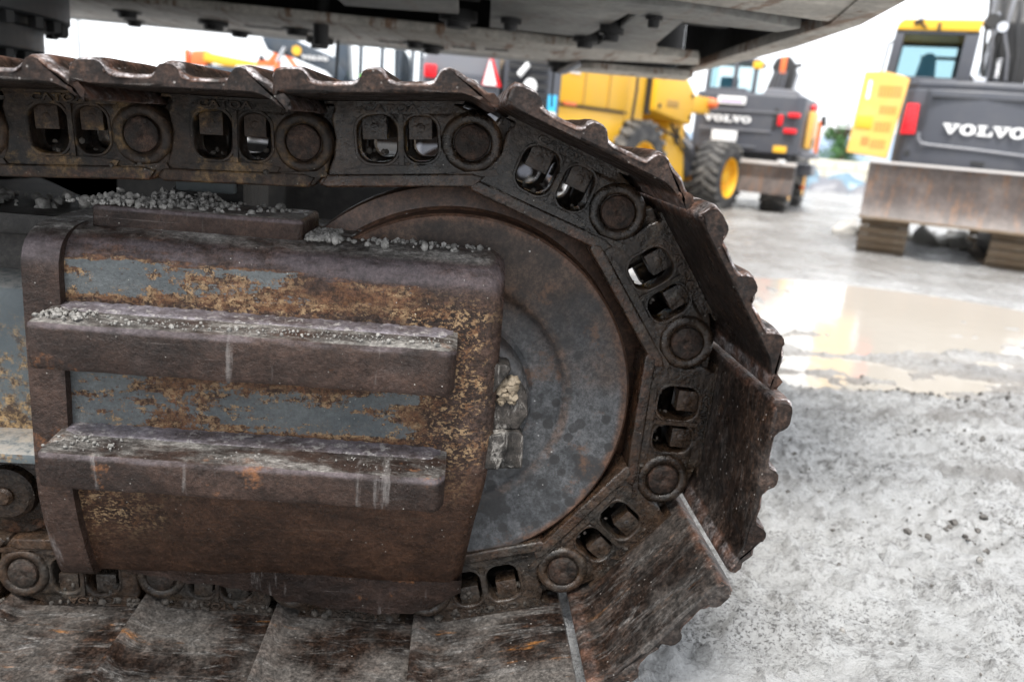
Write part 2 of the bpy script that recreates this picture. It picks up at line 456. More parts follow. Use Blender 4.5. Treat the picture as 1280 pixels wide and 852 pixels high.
M = dict(
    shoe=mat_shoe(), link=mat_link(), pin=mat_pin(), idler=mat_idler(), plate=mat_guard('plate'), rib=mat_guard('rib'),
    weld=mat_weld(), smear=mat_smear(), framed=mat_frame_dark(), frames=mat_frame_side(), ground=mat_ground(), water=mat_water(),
    belly=mat_underside('underside_grey_paint', (0.19, 0.19, 0.182), (0.34, 0.335, 0.315), 0.2),
    bellyrim=mat_underside('underside_rusty_rim', (0.36, 0.335, 0.295), (0.60, 0.565, 0.51), 0.9),
    dark=paint('dark_steel', (0.018, 0.018, 0.019), 0.5, 0.3, (0.06, 0.055, 0.05)),
    darkbolt=paint('dark_bolt', (0.012, 0.012, 0.013), 0.5, 0.2, (0.05, 0.045, 0.04)),
    swing=paint('slewing_ring_steel', (0.035, 0.037, 0.04), 0.45, 0.4, (0.08, 0.07, 0.06)),
    charcoal=paint('charcoal_paint', (0.060, 0.064, 0.078), 0.4, 0.3, (0.13, 0.125, 0.12)),
    charlight=paint('charcoal_trim', (0.15, 0.155, 0.175), 0.4, 0.2),
    yellow=paint('machine_yellow', (0.80, 0.44, 0.025), 0.4, 0.16, (0.5, 0.34, 0.12)),
    yellowp=paint('pale_yellow_panel', (0.78, 0.45, 0.10), 0.4, 0.35, (0.62, 0.48, 0.24)),
    yellows=paint('shaded_vent_yellow', (0.42, 0.24, 0.05), 0.6, 0.3),
    orange=paint('signal_orange', (0.80, 0.17, 0.045), 0.4, 0.12),
    red=paint('lamp_red', (0.70, 0.012, 0.02), 0.25, 0.0),
    white=paint('white_paint', (0.80, 0.80, 0.80), 0.4, 0.05),
    silver=paint('chrome_rod', (0.62, 0.63, 0.66), 0.22, 0.1, (0.3, 0.3, 0.3), 0.7),
    tyre=paint('dusty_tyre_rubber', (0.030, 0.030, 0.032), 0.75, 0.55, (0.20, 0.19, 0.175), 0.0, 5.0),
    tread=paint('muddy_tyre_tread', (0.07, 0.068, 0.066), 0.8, 0.75, (0.30, 0.285, 0.26), 0.0, 7.0),
    blade=mat_underside('worn_blade_steel', (0.060, 0.046, 0.041), (0.150, 0.122, 0.110), 0.5),
    bladeedge=paint('polished_blade_edge', (0.52, 0.49, 0.47), 0.35, 0.3, (0.3, 0.22, 0.15)),
    tanbrick=paint('muddy_small_track', (0.15, 0.105, 0.065), 0.8, 0.6, (0.26, 0.23, 0.19), 0.0, 6.0),
    clear=mat_glass('clear_cab_glass', (0.96, 0.98, 0.98)),
    teal=mat_glass('cab_glass_teal', (0.52, 0.66, 0.69)),
    seat=paint('seat_blue_fabric', (0.11, 0.23, 0.30), 0.8, 0.1),
    blue=paint('blue_sticker', (0.05, 0.45, 0.75), 0.4, 0.0),
    purple=paint('lilac_print', (0.45, 0.36, 0.62), 0.4, 0.0),
    green=paint('fluorescent_green', (0.25, 0.72, 0.12), 0.5, 0.0),
    wall=paint('pale_block_wall', (0.62, 0.58, 0.48), 0.8, 0.3, (0.42, 0.40, 0.38), 0.0, 1.5),
    carblue=paint('dark_blue_paint', (0.035, 0.05, 0.07), 0.3, 0.2),
    carglass=paint('car_window_dark', (0.03, 0.05, 0.06), 0.1, 0.0),
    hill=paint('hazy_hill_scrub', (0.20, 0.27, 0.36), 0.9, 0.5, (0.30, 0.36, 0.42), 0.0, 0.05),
    leaf=paint('tree_leaf_green', (0.045, 0.13, 0.035), 0.6, 0.5, (0.10, 0.20, 0.04), 0.0, 2.0),
    bark=paint('tree_bark', (0.09, 0.065, 0.045), 0.9, 0.3),
    pole=paint('galvanised_pole', (0.45, 0.47, 0.49), 0.5, 0.1),
    rock=paint('white_limestone', (0.60, 0.58, 0.54), 0.85, 0.35, (0.35, 0.32, 0.28), 0.0, 9.0),
    crumb=mat_crumb('dried_grey_mud', (0.11, 0.106, 0.098), (0.27, 0.26, 0.245)),
    packed=mat_crumb('packed_dark_mud', (0.018, 0.015, 0.012), (0.055, 0.046, 0.038)),
    clay=mat_crumb('sandy_clay_lump', (0.12, 0.092, 0.060), (0.25, 0.205, 0.15)),
    clod=mat_crumb('dark_wet_clod', (0.055, 0.051, 0.047), (0.125, 0.116, 0.107)),
)

# ------------------------------------------------------------------ mesh helpers
class MB:
    def __init__(s):
        s.v, s.f = [], []
    def add(s, vs, fs):
        o = len(s.v)
        s.v += [tuple(v) for v in vs]
        s.f += [tuple(i + o for i in f) for f in fs]
        return s
    def box(s, x0, x1, y0, y1, z0, z1, m=None):
        vs = [Vector((x, y, z)) for z in (z0, z1) for y in (y0, y1) for x in (x0, x1)]
        if m is not None:
            vs = [m @ v for v in vs]
        return s.add(vs, [(0, 2, 3, 1), (4, 5, 7, 6), (0, 1, 5, 4), (2, 6, 7, 3), (0, 4, 6, 2), (1, 3, 7, 5)])
    def prism(s, poly, a, b, axis='y', m=None):
        n = len(poly)
        def mk(p, t):
            q = {'y': (p[0], t, p[1]), 'x': (t, p[0], p[1]), 'z': (p[0], p[1], t)}[axis]
            return m @ Vector(q) if m is not None else q
        vs = [mk(p, a) for p in poly] + [mk(p, b) for p in poly]
        fs = [tuple(range(n)), tuple(range(2 * n - 1, n - 1, -1))] + [(i, i + n, (i + 1) % n + n, (i + 1) % n) for i in range(n)]
        return s.add(vs, fs)
    def lathe(s, prof, c=(0, 0, 0), n=48, axis='y', m=None):
        vs, fs = [], []
        k = len(prof)
        for i in range(n):
            a = 2 * math.pi * i / n
            for r, t in prof:
                u, w = r * math.cos(a), r * math.sin(a)
                q = {'y': (u, t, w), 'z': (u, w, t), 'x': (t, u, w)}[axis]
                q = Vector(q) + Vector(c)
                vs.append(m @ q if m is not None else q)
        for i in range(n):
            j = (i + 1) % n
            for p in range(k - 1):
                fs.append((i * k + p, j * k + p, j * k + p + 1, i * k + p + 1))
        return s.add(vs, fs)
    def tube(s, pts, r, n=8, cap=True):
        pts = [Vector(p) for p in pts]
        rs = r if isinstance(r, (list, tuple)) else [r] * len(pts)
        vs, fs = [], []
        prev = None
        for i, p in enumerate(pts):
            d = (pts[min(i + 1, len(pts) - 1)] - pts[max(i - 1, 0)]).normalized()
            a = prev if prev is not None else (Vector((0, 0, 1)) if abs(d.z) < 0.9 else Vector((1, 0, 0)))
            u = (a - d * a.dot(d)).normalized()
            prev = u
            w = d.cross(u)
            for k in range(n):
                t = 2 * math.pi * k / n
                vs.append(p + (u * math.cos(t) + w * math.sin(t)) * rs[i])
        for i in range(len(pts) - 1):
            for k in range(n):
                fs.append((i * n + k, i * n + (k + 1) % n, (i + 1) * n + (k + 1) % n, (i + 1) * n + k))
        if cap:
            fs += [tuple(range(n - 1, -1, -1)), tuple(range((len(pts) - 1) * n, len(pts) * n))]
        return s.add(vs, fs)
    def mesh(s, name, mat, bevel=0.0, segs=2, smooth=38):
        me = bpy.data.meshes.new(name)
        me.from_pydata(s.v, [], s.f)
        me.update()
        bm = bmesh.new()
        bm.from_mesh(me)
        bmesh.ops.recalc_face_normals(bm, faces=bm.faces)
        if bevel:
            es = [e for e in bm.edges if len(e.link_faces) == 2 and e.calc_face_angle() > R(28)]
            bmesh.ops.bevel(bm, geom=es, offset=bevel, segments=segs, affect='EDGES', profile=0.6, clamp_overlap=True)
        bm.to_mesh(me)
        bm.free()
        finish(me, mat, smooth)
        return me
    def obj(s, name, mat, parent=None, bevel=0.0, segs=2, smooth=38):
        return link(name, s.mesh(name, mat, bevel, segs, smooth), parent)

def finish(me, mat, smooth=38):
    me.materials.append(mat)
    me.shade_smooth()
    if smooth:
        me.set_sharp_from_angle(angle=R(smooth))

def link(name, me, parent=None, mw=None):
    o = bpy.data.objects.new(name, me)
    COL.objects.link(o)
    if parent is not None:
        o.parent = parent
        if parent.get('_abs'):
            o.matrix_parent_inverse = parent.matrix_basis.inverted()
    if mw is not None:
        o.matrix_basis = mw
    return o

def thing(name, label, cat, loc=(0, 0, 0), rz=0.0, group=None, absolute=False):
    o = bpy.data.objects.new(name, None)
    COL.objects.link(o)
    o.matrix_basis = Matrix.Translation(loc) @ Matrix.Rotation(R(rz), 4, 'Z')
    o['label'] = label
    o['category'] = cat
    if group:
        o['group'] = group
    if absolute:
        o['_abs'] = 1
    return o

def tag(o, label=None, cat=None, group=None, kind=None):
    for k, v in (('label', label), ('category', cat), ('group', group), ('kind', kind)):
        if v:
            o[k] = v
    return o

def copy_to(src, parent, mw):
    c = src.copy()
    COL.objects.link(c)
    c.parent = parent
    if parent.get('_abs'):
        c.matrix_parent_inverse = parent.matrix_basis.inverted()
    c.matrix_basis = mw
    for ch in list(src.children):
        d = ch.copy()
        COL.objects.link(d)
        d.parent = c
    return c

def curve_mesh(polys, depth, bev, name='tmp'):
    """flat plate with holes and rounded edges in x,z; front at y=0, back at y=depth"""
    cu = bpy.data.curves.new(name, 'CURVE')
    cu.dimensions = '2D'
    cu.fill_mode = 'BOTH'
    cu.extrude = depth / 2 - bev
    cu.bevel_depth = bev
    cu.bevel_resolution = 2
    cu.offset = -bev
    for p in polys:
        sp = cu.splines.new('POLY')
        sp.points.add(len(p) - 1)
        for q, (x, y) in zip(sp.points, p):
            q.co = (x, y, 0, 1)
        sp.use_cyclic_u = True
    o = bpy.data.objects.new(name, cu)
    me = bpy.data.meshes.new_from_object(o)
    bpy.data.objects.remove(o)
    me.transform(Matrix.Translation((0, depth / 2, 0)) @ Matrix.Rotation(R(90), 4, 'X'))
    return me

def join_mesh(me, mb):
    """append a mesh datablock into an MB"""
    mb.add([v.co.copy() for v in me.vertices], [tuple(p.vertices) for p in me.polygons])

def text_mesh(txt, size, extrude, bev=0.0):
    cu = bpy.data.curves.new('tmp_text', 'FONT')
    cu.body = txt
    cu.size = size
    cu.extrude = extrude
    cu.bevel_depth = bev
    cu.align_x = 'CENTER'
    o = bpy.data.objects.new('tmp_text', cu)
    me = bpy.data.meshes.new_from_object(o)
    bpy.data.objects.remove(o)
    me.transform(Matrix.Rotation(R(90), 4, 'X'))
    return me

def rrect(cx, cz, w, h, r, n=5):
    p = []
    for sx, sz, a0 in ((1, 1, 0), (-1, 1, 90), (-1, -1, 180), (1, -1, 270)):
        for i in range(n + 1):
            a = R(a0 + 90 * i / n)
            p.append((cx + sx * (w / 2 - r) + r * math.cos(a), cz + sz * (h / 2 - r) + r * math.sin(a)))
    return p

def arc(cx, cz, r, a0, a1, n=12):
    return [(cx + r * math.cos(R(a0 + (a1 - a0) * i / n)), cz + r * math.sin(R(a0 + (a1 - a0) * i / n))) for i in range(n + 1)]

def vnoise(x, y, seed=0):
    """value noise on numpy arrays"""
    xi, yi = np.floor(x).astype(np.int64), np.floor(y).astype(np.int64)
    fx, fy = x - xi, y - yi
    fx, fy = fx * fx * (3 - 2 * fx), fy * fy * (3 - 2 * fy)
    def h(a, b):
        n = (a * 374761393 + b * 668265263 + seed * 982451653) & 0x7fffffff
        n = ((n ^ (n >> 13)) * 1274126177) & 0x7fffffff
        return ((n ^ (n >> 16)) & 0xffff) / 65535.0
    return (h(xi, yi) * (1 - fx) + h(xi + 1, yi) * fx) * (1 - fy) + (h(xi, yi + 1) * (1 - fx) + h(xi + 1, yi + 1) * fx) * fy

def fbm(x, y, oct=4, seed=0):
    s, a, t = 0.0, 1.0, 0.0
    for i in range(oct):
        s = s + a * vnoise(x * 2 ** i + 13.7 * i, y * 2 ** i + 5.1 * i, seed + i)
        t += a
        a *= 0.5
    return s / t

def lumps(spots, name, mat, seed, parent=None, sub=1, jag=0.28):
    """many small irregular lumps in one mesh: spots = (x, y, z, radius)"""
    bm = bmesh.new()
    bmesh.ops.create_icosphere(bm, subdivisions=sub, radius=1.0)
    base = np.array([v.co[:] for v in bm.verts])
    fc = [[v.index for v in f.verts] for f in bm.faces]
    bm.free()
    rg = np.random.default_rng(seed)
    V, Fs = [], []
    for k, (x, y, z, r) in enumerate(spots):
        q = base * (1 + rg.uniform(-jag, jag, (len(base), 1))) * rg.uniform(0.65, 1.25, 3) * r
        a = rg.uniform(0, 6.28)
        ca, sa = math.cos(a), math.sin(a)
        q = q @ np.array([[ca, sa, 0], [-sa, ca, 0], [0, 0, 1]])
        V.append(q + (x, y, z))
        Fs += [[i + k * len(base) for i in f] for f in fc]
    me = bpy.data.meshes.new(name)
    me.from_pydata(np.concatenate(V).tolist(), [], Fs)
    me.update()
    finish(me, mat, 50)
    return link(name, me, parent)

# ------------------------------------------------------------------ ground, water, hill
GZ = -0.800
def ground_base(x, y):
    r = np.sqrt(x * x + y * y)
    t = np.clip((r - 3.8) / 4.5, 0, 1)
    return GZ - 0.150 * t * t * (3 - 2 * t)

def ground_height(x, y):
    b = ground_base(x, y)
    big = fbm(x * 1.1 + 3, y * 1.1, 3, 1) - 0.5
    med = fbm(x * 5, y * 5, 3, 11) - 0.5
    fine = fbm(x * 26, y * 26, 3, 21) - 0.5
    cl = np.clip(fbm(x * 7 + 40, y * 4.5, 4, 31) - 0.60, 0, 1) * 0.42
    grit = np.clip(fbm(x * 55, y * 55, 2, 41) - 0.58, 0, 1) * 0.055
    amp = np.clip(1.0 - (np.sqrt(x * x + y * y) - 9) / 30, 0.15, 1)
    # rut left by a track, running away to the right
    d = (x - 0.62) * 0.80 - (y - 1.1) * 0.60
    rut = -0.018 * np.exp(-((d - 0.45) / 0.10) ** 2) + 0.012 * np.exp(-((d - 0.62) / 0.06) ** 2)
    # puddle basin
    ex = (x - 2.0) / 1.08
    ey = (y - 3.55) / 1.28
    e = ex * ex + ey * ey - 0.55 * ex * ey + 2.8 * (fbm(x * 1.3 + 7, y * 2.6, 4, 51) - 0.5) + 0.9 * np.clip((2.62 + 0.33 * (x - 1.2) - y) / 0.3, 0, 2) * (x > 1.0)
    bas = np.clip(1.15 - e, 0, 1)
    bas = bas * bas * (3 - 2 * bas)
    calm = 1 - 0.75 * bas
        # smeared ridges pressed and dragged by passing tracks, running down to the right
    a_, b_ = x * 0.86 - y * 0.5, x * 0.5 + y * 0.86
    rd = fbm(a_ * 2.2 + 2.0 * fbm(x * 1.3, y * 1.3, 2, 71), b_ * 9.0, 4, 81)
    ridge = (1 - np.abs(2 * rd - 1)) ** 3
    z = b + amp * calm * (0.050 * big + 0.030 * med + 0.018 * fine + cl * 0.25 + grit * 1.3 + rut + 0.030 * ridge * np.clip(3.4 - y, 0, 1)) - 0.045 * bas
    hgt = np.clip(cl * 5.0, 0, 1) * calm
    return z, hgt, bas

def axis(a0, a1, step, lo, hi, g):
    m = list(np.arange(a0, a1 + 1e-6, step))
    s, x = step, m[0]
    left = []
    while x > lo:
        s *= g
        x -= s
        left.append(x)
    s, x = step, m[-1]
    right = []
    while x < hi:
        s *= g
        x += s
        right.append(x)
    return np.array(left[::-1] + m + right)

xs = axis(0.25, 2.4, 0.0105, -600, 600, 1.055)
ys = axis(0.85, 2.7, 0.0105, -600, 900, 1.05)
X, Y = np.meshgrid(xs, ys)
Z, HG, WET = ground_height(X, Y)
nx, ny = len(xs), len(ys)
idx = np.arange(nx * ny).reshape(ny, nx)
faces = np.stack([idx[:-1, :-1], idx[:-1, 1:], idx[1:, 1:], idx[1:, :-1]], -1).reshape(-1, 4)
me = bpy.data.meshes.new('ground')
me.vertices.add(nx * ny)
me.vertices.foreach_set('co', np.stack([X, Y, Z], -1).astype(np.float32).ravel())
me.loops.add(len(faces) * 4)
me.loops.foreach_set('vertex_index', faces.astype(np.int32).ravel())
me.polygons.add(len(faces))
me.polygons.foreach_set('loop_start', np.arange(0, len(faces) * 4, 4, dtype=np.int32))
me.update(calc_edges=True)
for nm, A in (('height', HG), ('wet', WET)):
    at = me.attributes.new(nm, 'FLOAT', 'POINT')
    at.data.foreach_set('value', A.astype(np.float32).ravel())
me.shade_smooth()
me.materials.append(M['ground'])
tag(link('ground', me), kind='structure')

WL = GZ - 0.024
mb = MB()
poly = []
for i in range(40):
    a = 2 * math.pi * i / 40
    poly.append((2.25 + 1.75 * math.cos(a), 3.55 + 1.7 * math.sin(a)))
mb.add([(p[0], p[1], WL) for p in poly], [tuple(range(40))])
tag(mb.obj('puddle_water', M['water']), kind='structure')

mb = MB()
hp = []
for i in range(61):
    x = -260 + i * 10
    h = 2 + 7 * (fbm(np.array([x * 0.012]), np.array([3.3]), 4, 5)[0]) + 5 * math.exp(-((x - 170) / 60) ** 2)
    hp.append((x, h))
vs, fs = [], []
for i, (x, h) in enumerate(hp):
    vs += [(x, 200, -3), (x, 225, h * 0.6), (x, 265, h), (x, 340, h * 0.7)]
for i in range(60):
    for k in range(3):
        fs.append((i * 4 + k, i * 4 + 4 + k, i * 4 + 5 + k, i * 4 + 1 + k))
mb.add(vs, fs)
tag(mb.obj('hills', M['hill']), kind='structure')

# ------------------------------------------------------------------ the near crawler excavator
D = 1.105                                   # distance of the outer link faces
EXC = thing('crawler_excavator', 'huge close-up excavator seen at its muddy rusty track, idler wheel and grey belly overhead', 'excavator', (-1.85, 2.45, GZ), absolute=True)

PINS = [(-1.94, -0.062), (-1.72, -0.066), (-1.50, -0.066), (-1.28, -0.064), (-1.06, -0.061), (-0.84, -0.078), (-0.628, -0.0585), (-0.4194, -0.0467), (-0.2114, -0.0395), (0.010, -0.021),
        (0.2172, -0.0974), (0.340, -0.2762), (0.3334, -0.4913), (0.1964, -0.6538), (-0.0130, -0.7060),
        (-0.2150, -0.7010), (-0.4120, -0.6930), (-0.6125, -0.6990), (-0.83, -0.7000), (-1.046, -0.705), (-1.262, -0.71), (-1.478, -0.71), (-1.694, -0.71), (-1.91, -0.71)]
L0 = 0.216

def chord_matrix(a, b, y, flip=False):
    ax, az = a
    d = Vector((b[0] - ax, 0, b[1] - az))
    ln = d.length
    d.normalize()
    n = Vector((-d.z, 0, d.x))
    m = Matrix(((d.x, 0, n.x, ax), (0, 1, 0, y), (d.z, 0, n.z, az), (0, 0, 0, 1)))
    return m @ Matrix.Diagonal((ln / L0, -1.0 if flip else 1.0, 1.0, 1.0))

# --- track shoe: triple grouser plate with a curved lip, worn at the near end
TOP = [(.0105, .0580), (.0105, .0779), (.0135, .0830), (.021, .0848), (.035, .0848), (.040, .0830), (.044, .0787), (.047, .0736), (.052, .0697), (.060, .0679), (.076, .0675), (.092, .0679), (.097, .0700), (.100, .0743), (.102, .0801), (.106, .0841), (.112, .0851), (.119, .0844), (.1235, .0815),
       (.1265, .0758), (.130, .0707), (.137, .0679), (.153, .0675), (.170, .0679), (.176, .0700), (.179, .0751), (.182, .0808), (.186, .0844), (.192, .0851), (.198, .0830), (.203, .0787), (.209, .0736), (.218, .0686), (.229, .0585), (.238, .0500), (.2435, .0430)]
BOT = [(.2435, .0395), (.2405, .038), (.234, .040), (.226, .0455), (.218, .0495), (.208, .0525), (.19, .053), (.15, .053), (.10, .053), (.06, .053), (.028, .053), (.0135, .0545)]
PROF = TOP + BOT
def shoe_mesh(seed):
    rg = np.random.default_rng(seed)
    P = np.array(PROF)
    n = len(P)
    yl = [-.210, -.2095, -.207, -.202, -.194, -.184, -.170] + list(np.linspace(-.15, .36, 22)) + [.385, .392, .397, .398]
    ins = np.array([.0065, .004, .0018, .0006] + [0.0] * (len(yl) - 8) + [0.0, .001, .003, .006])
    cen = np.array([0.0, .060])
    V, Wr = [], []
    ed = rg.uniform(-1, 1, n)
    for k, y in enumerate(yl):
        q = P.copy()
        g = np.clip((q[:, 1] - .068) / .018, 0, 1)                 # how far up a grouser
        t = max(0.0, 1 - (y + .210) / .05)
        wob = np.array([fbm(np.array([px * 40 + seed * 7.7]), np.array([y * 16 + seed]), 3, seed)[0] - .5 for px, pz in q])
        q[:, 1] -= g * (0.003 * t * t + 0.001 + 0.0045 * wob)        # grouser tops worn, most at the end
        q[:, 1] += 0.0018 * wob
        q[:, 0] += 0.002 * wob * (0.4 + t)
        # round the plate's end
        bot = q[:, 1] < .058
        q[:, 1] += np.where(bot, 1, -1) * ins[k] * 0.8
        yy = y + 0.006 * ed * t + 0.010 * wob * t - 0.0 * g
        # grouser ends lean back
        yy = yy + g * 0.006 * t
        V += [(a, b, c) for (a, c), b in zip(q, yy)]
        topm = np.array([1.0] * len(TOP) + [0.0] * len(BOT))
        tt = max(0.0, 1 - (y + .210) / .030)
        w = np.clip(0.95 * tt * topm * (0.35 + 0.65 * np.clip((q[:, 1] - .058) / .01, 0, 1)) + 0.45 * np.clip(g * 1.6 - .6, 0, 1) * topm, 0, 1)
        if k <= 1:
            w = w * np.where(topm > 0, 1.0, 0.0)
        lip = (P[:, 0] > .222) | (P[:, 0] < .014)
        w = np.maximum(w, 0.5 * lip)
        if k == 0:
            w = w * .45
        Wr += list(w)
    F = []
    m = len(yl)
    for k in range(m - 1):
        for i in range(n):
            j = (i + 1) % n
            F.append((k * n + i, (k + 1) * n + i, (k + 1) * n + j, k * n + j))
    # near end face: a ring drawn inwards so only its rim is worn
    o = len(V)
    bi = lambda i: n - 1 - int(i * len(BOT) / len(TOP)) if i < len(TOP) else i
    mid = []
    for i in range(n):
        x, z = P[i]
        zz = z - 0.006 if i < len(TOP) else z + 0.003
        mid.append((x + (0.003 if x < .05 else -0.003 if x > .2 else 0), -.2105, zz))
    V += mid
    Wr += [0.14] * n
    for i in range(n):
        j = (i + 1) % n
        F.append((i, j, o + j, o + i))
    F.append(tuple(range(o, o + n)))
    F.append(tuple(range((m - 1) * n + n - 1, (m - 1) * n - 1, -1)))
    me = bpy.data.meshes.new('track_shoe')
    me.from_pydata(V, [], F)
    me.update()
    bm = bmesh.new()
    bm.from_mesh(me)
    bmesh.ops.recalc_face_normals(bm, faces=bm.faces)
    bm.to_mesh(me)
    bm.free()
    at = me.attributes.new('wear', 'FLOAT', 'POINT')
    at.data.foreach_set('value', np.array(Wr, dtype=np.float32))
    finish(me, M['shoe'], 45)
    return me
SHOES = [shoe_mesh(s) for s in (3, 8, 15)]
FARSHOE = None

# --- track link
def build_link():
    h1 = rrect(.094, .004, .050, .060, .019)
    h2 = rrect(.1505, .004, .041, .058, .017)
    out = [(.043, .052), (.036, .030), (.040, .006), (.036, -.020), (.028, -.040), (.016, -.050), (.018, -.0565), (.228, -.0565)]
    out += [(.248, -.038)] + arc(L0, 0, .0405, -32, 90, 12) + [(.188, .052)]
    mb = MB()
    join_mesh(curve_mesh([out, h1[::-1], h2[::-1]], .040, .0035), mb)
    me0 = MB()
    # inset bushing end, hidden behind the neighbour's boss
    tail = arc(0, 0, .043, 60, 300, 14) + [(.030, -.058), (.060, -.058), (.060, .050), (.025, .050)]
    me1 = curve_mesh([tail], .030, .003)
    me1.transform(Matrix.Translation((0, .0285, 0)))
    join_mesh(me1, mb)
    # raised lips round the windows
    for (cx, cz, w, h, r) in ((.094, .004, .050, .060, .019), (.1505, .004, .041, .058, .017)):
        lip = curve_mesh([rrect(cx, cz, w + .013, h + .012, r + .006), rrect(cx, cz, w + .0005, h + .0005, r)[::-1]], .010, .0042)
        lip.transform(Matrix.Translation((0, -.0018, 0)))
        join_mesh(lip, mb)
    mb.prism([(.1215, -.030), (.1275, -.030), (.1275, .036), (.1215, .036)], -.0042, .01)
    mb.prism([(.050, -.036), (.066, -.044), (.176, -.044), (.184, -.034), (.150, -.0305), (.100, -.0305)], -.0030, .01)
    # boss ring round the pin
    mb.lathe([(.0238, .004), (.0245, -.0018), (.0275, -.0048), (.0325, -.0062), (.0372, -.0046), (.0398, -.0005), (.0404, .006), (.0406, .03)], (L0, 0, 0), 40)
    # slanted rib under the boss and the wear rail
    mb.prism([(.185, -.040), (.246, -.036), (.250, -.043), (.190, -.047)], -.0045, .012)
    rail = curve_mesh([[(.024, -.0475), (.028, -.0415), (.120, -.0405), (.216, -.0405), (.230, -.045), (.222, -.0585), (.026, -.0585), (.020, -.054)]], .048, .003)
    rail.transform(Matrix.Translation((0, -.0065, 0)))
    join_mesh(rail, mb)
    # top pad under the shoe with a soft ledge
    mb.prism([(.046, .0365), (.186, .0365), (.196, .052), (.040, .052)], -.0018, .03)
    mb.prism([(.030, .0495), (.205, .0495), (.207, .0528), (.030, .0528)], -.004, .05)
    lk = mb.obj('track_link', M['link'], EXC, 0.0, smooth=55)
    # roughen the casting a little
    for v in lk.data.vertices:
        a = fbm(np.array([v.co.x * 60]), np.array([v.co.z * 60 + v.co.y * 40]), 2, 9)[0] - .5
        a2 = fbm(np.array([v.co.x * 90 + 7]), np.array([v.co.z * 90 + v.co.y * 50]), 2, 19)[0] - .5
        v.co.y += 0.0030 * a
        v.co.z += 0.0022 * a2
        v.co.x += 0.0018 * a
    pm = MB().lathe([(0, -.0062), (.003, -.0064), (.0042, -.0072), (.009, -.0074), (.0195, -.0070), (.0222, -.0056), (.0236, -.0020), (.0236, .20)], (L0, 0, 0), 32)
    pm.obj('track_pin', M['pin'], lk)
    for bx, s in ((.0905, .0315), (.1495, .030)):
        nb = MB()
        nb.box(bx - s / 2, bx + s / 2, .004, .034, .0035, .0335)
        nb.lathe([(0, .0032), (.0055, .0034), (.0065, .0042)], (bx, 0, .0185), 16)
        nb.box(bx - s / 2 - .003, bx + s / 2 + .003, .006, .036, .0325, .0365)
        nb.obj('track_bolt', M['link'], lk, .0025)
    tm = text_mesh('CATOA', .0132, .0020, .0004)
    tm.transform(Matrix.Translation((.112, -.0026, .0392)) @ Matrix.Diagonal((1.55, 1, 1, 1)))
    tm.materials.clear()
    finish(tm, M['link'], 30)
    link('embossed_lettering', tm, lk)
    return lk
LINK = build_link()
ml = MB()
join_mesh(LINK.data, ml)
first = True
for i in range(len(PINS) - 1):
    a, b = PINS[i], PINS[i + 1]
    mw = chord_matrix(a, b, D)
    if first:
        lk = LINK
        lk.matrix_basis = mw
        first = False
    else:
        lk = copy_to(LINK, EXC, mw)
    lk['wet'] = 1.0 if 8 <= i <= 13 else 0.0
    lk['mud'] = 0.0 if i < 12 else 0.9
    for ch_ in lk.children:
        ch_['mud'] = lk['mud']
        ch_['wet'] = lk['wet']
        ch_['rust'] = 0.95 if i < 8 else 0.1
    lk['rust'] = 0.95 if i < 8 else (0.35 if i == 8 else 0.12)
    far = copy_to(LINK, EXC, chord_matrix(a, b, D + .235, True))
    far['rust'] = 0.3
    sh = link('track_shoe', SHOES[(i * 2 + 1) % 3], EXC, chord_matrix(a, b, D))
    sh['mud'] = 0.0 if i < 11 else (0.18 if i == 11 else 0.45 if i == 12 else 1.0)

pk = []
rgm = np.random.default_rng(77)
for i in range(5, len(PINS) - 4):
    m_ = chord_matrix(PINS[i], PINS[i + 1], D)
    lowrun = i >= 13
    for k in range(46 if lowrun else 14):
        wx = rgm.choice([.094, .1505]) + rgm.uniform(-.024, .024)
        if rgm.uniform() < .55:
            q = Vector((wx, rgm.uniform(.002, .030), (rgm.uniform(-.024, -.010) if not lowrun else rgm.uniform(.012, .036))))
        else:
            q = Vector((rgm.uniform(.03, .21), rgm.uniform(-.004, .004), rgm.uniform(.040, .053) if rgm.uniform() < .6 or lowrun else rgm.uniform(-.043, -.036)))
        w_ = m_ @ q
        pk.append((w_.x, w_.y, w_.z, rgm.uniform(.002, .0075 if lowrun else .0045)))
tag(lumps(pk, 'packed_mud', M['packed'], 78, EXC, 1, .15), kind='stuff')

# far track of the same machine: shoes, frame and idler
FY = D + 2.5
for i in range(len(PINS) - 1):
    a, b = PINS[i], PINS[i + 1]
    fl_ = link('track_link', LINK.data, EXC, chord_matrix(a, b, FY))
    fl_['rust'] = 0.2
    sh = link('track_shoe', SHOES[i % 3], EXC, chord_matrix(a, b, FY))
    sh['mud'] = 0.2
# --- idler wheel
IC = (0.003, D - .003, -0.3805)
mb = MB()
mb.lathe([(.0, .012), (.118, .012), (.124, .016), (.150, .0195), (.160, .0195), (.166, .0175), (.170, .0145), (.176, .0125), (.184, .0115), (.225, .009), (.256, .004), (.264, .003), (.2675, .006), (.2685, .012), (.2675, .060),
          (.272, .064), (.300, .070), (.303, .078), (.303, .125), (.300, .133), (.272, .140), (.2675, .143), (.2685, .195), (.266, .2), (.0, .2)], (0, 0, 0), 128)
idler = link('idler_wheel', mb.mesh('idler_wheel', M['idler'], smooth=24), EXC, Matrix.Translation(IC) @ Matrix.Diagonal((.985, 1, .985, 1)))
link('idler_wheel', idler.data, EXC, Matrix.Translation((IC[0], FY + .026, IC[2])))
mb = MB()
mb.lathe([(0, -.034), (.108, -.034), (.114, -.030), (.117, -.022), (.117, .012)], (0, 0, 0), 56)
mb.obj('hub', M['idler'], idler)
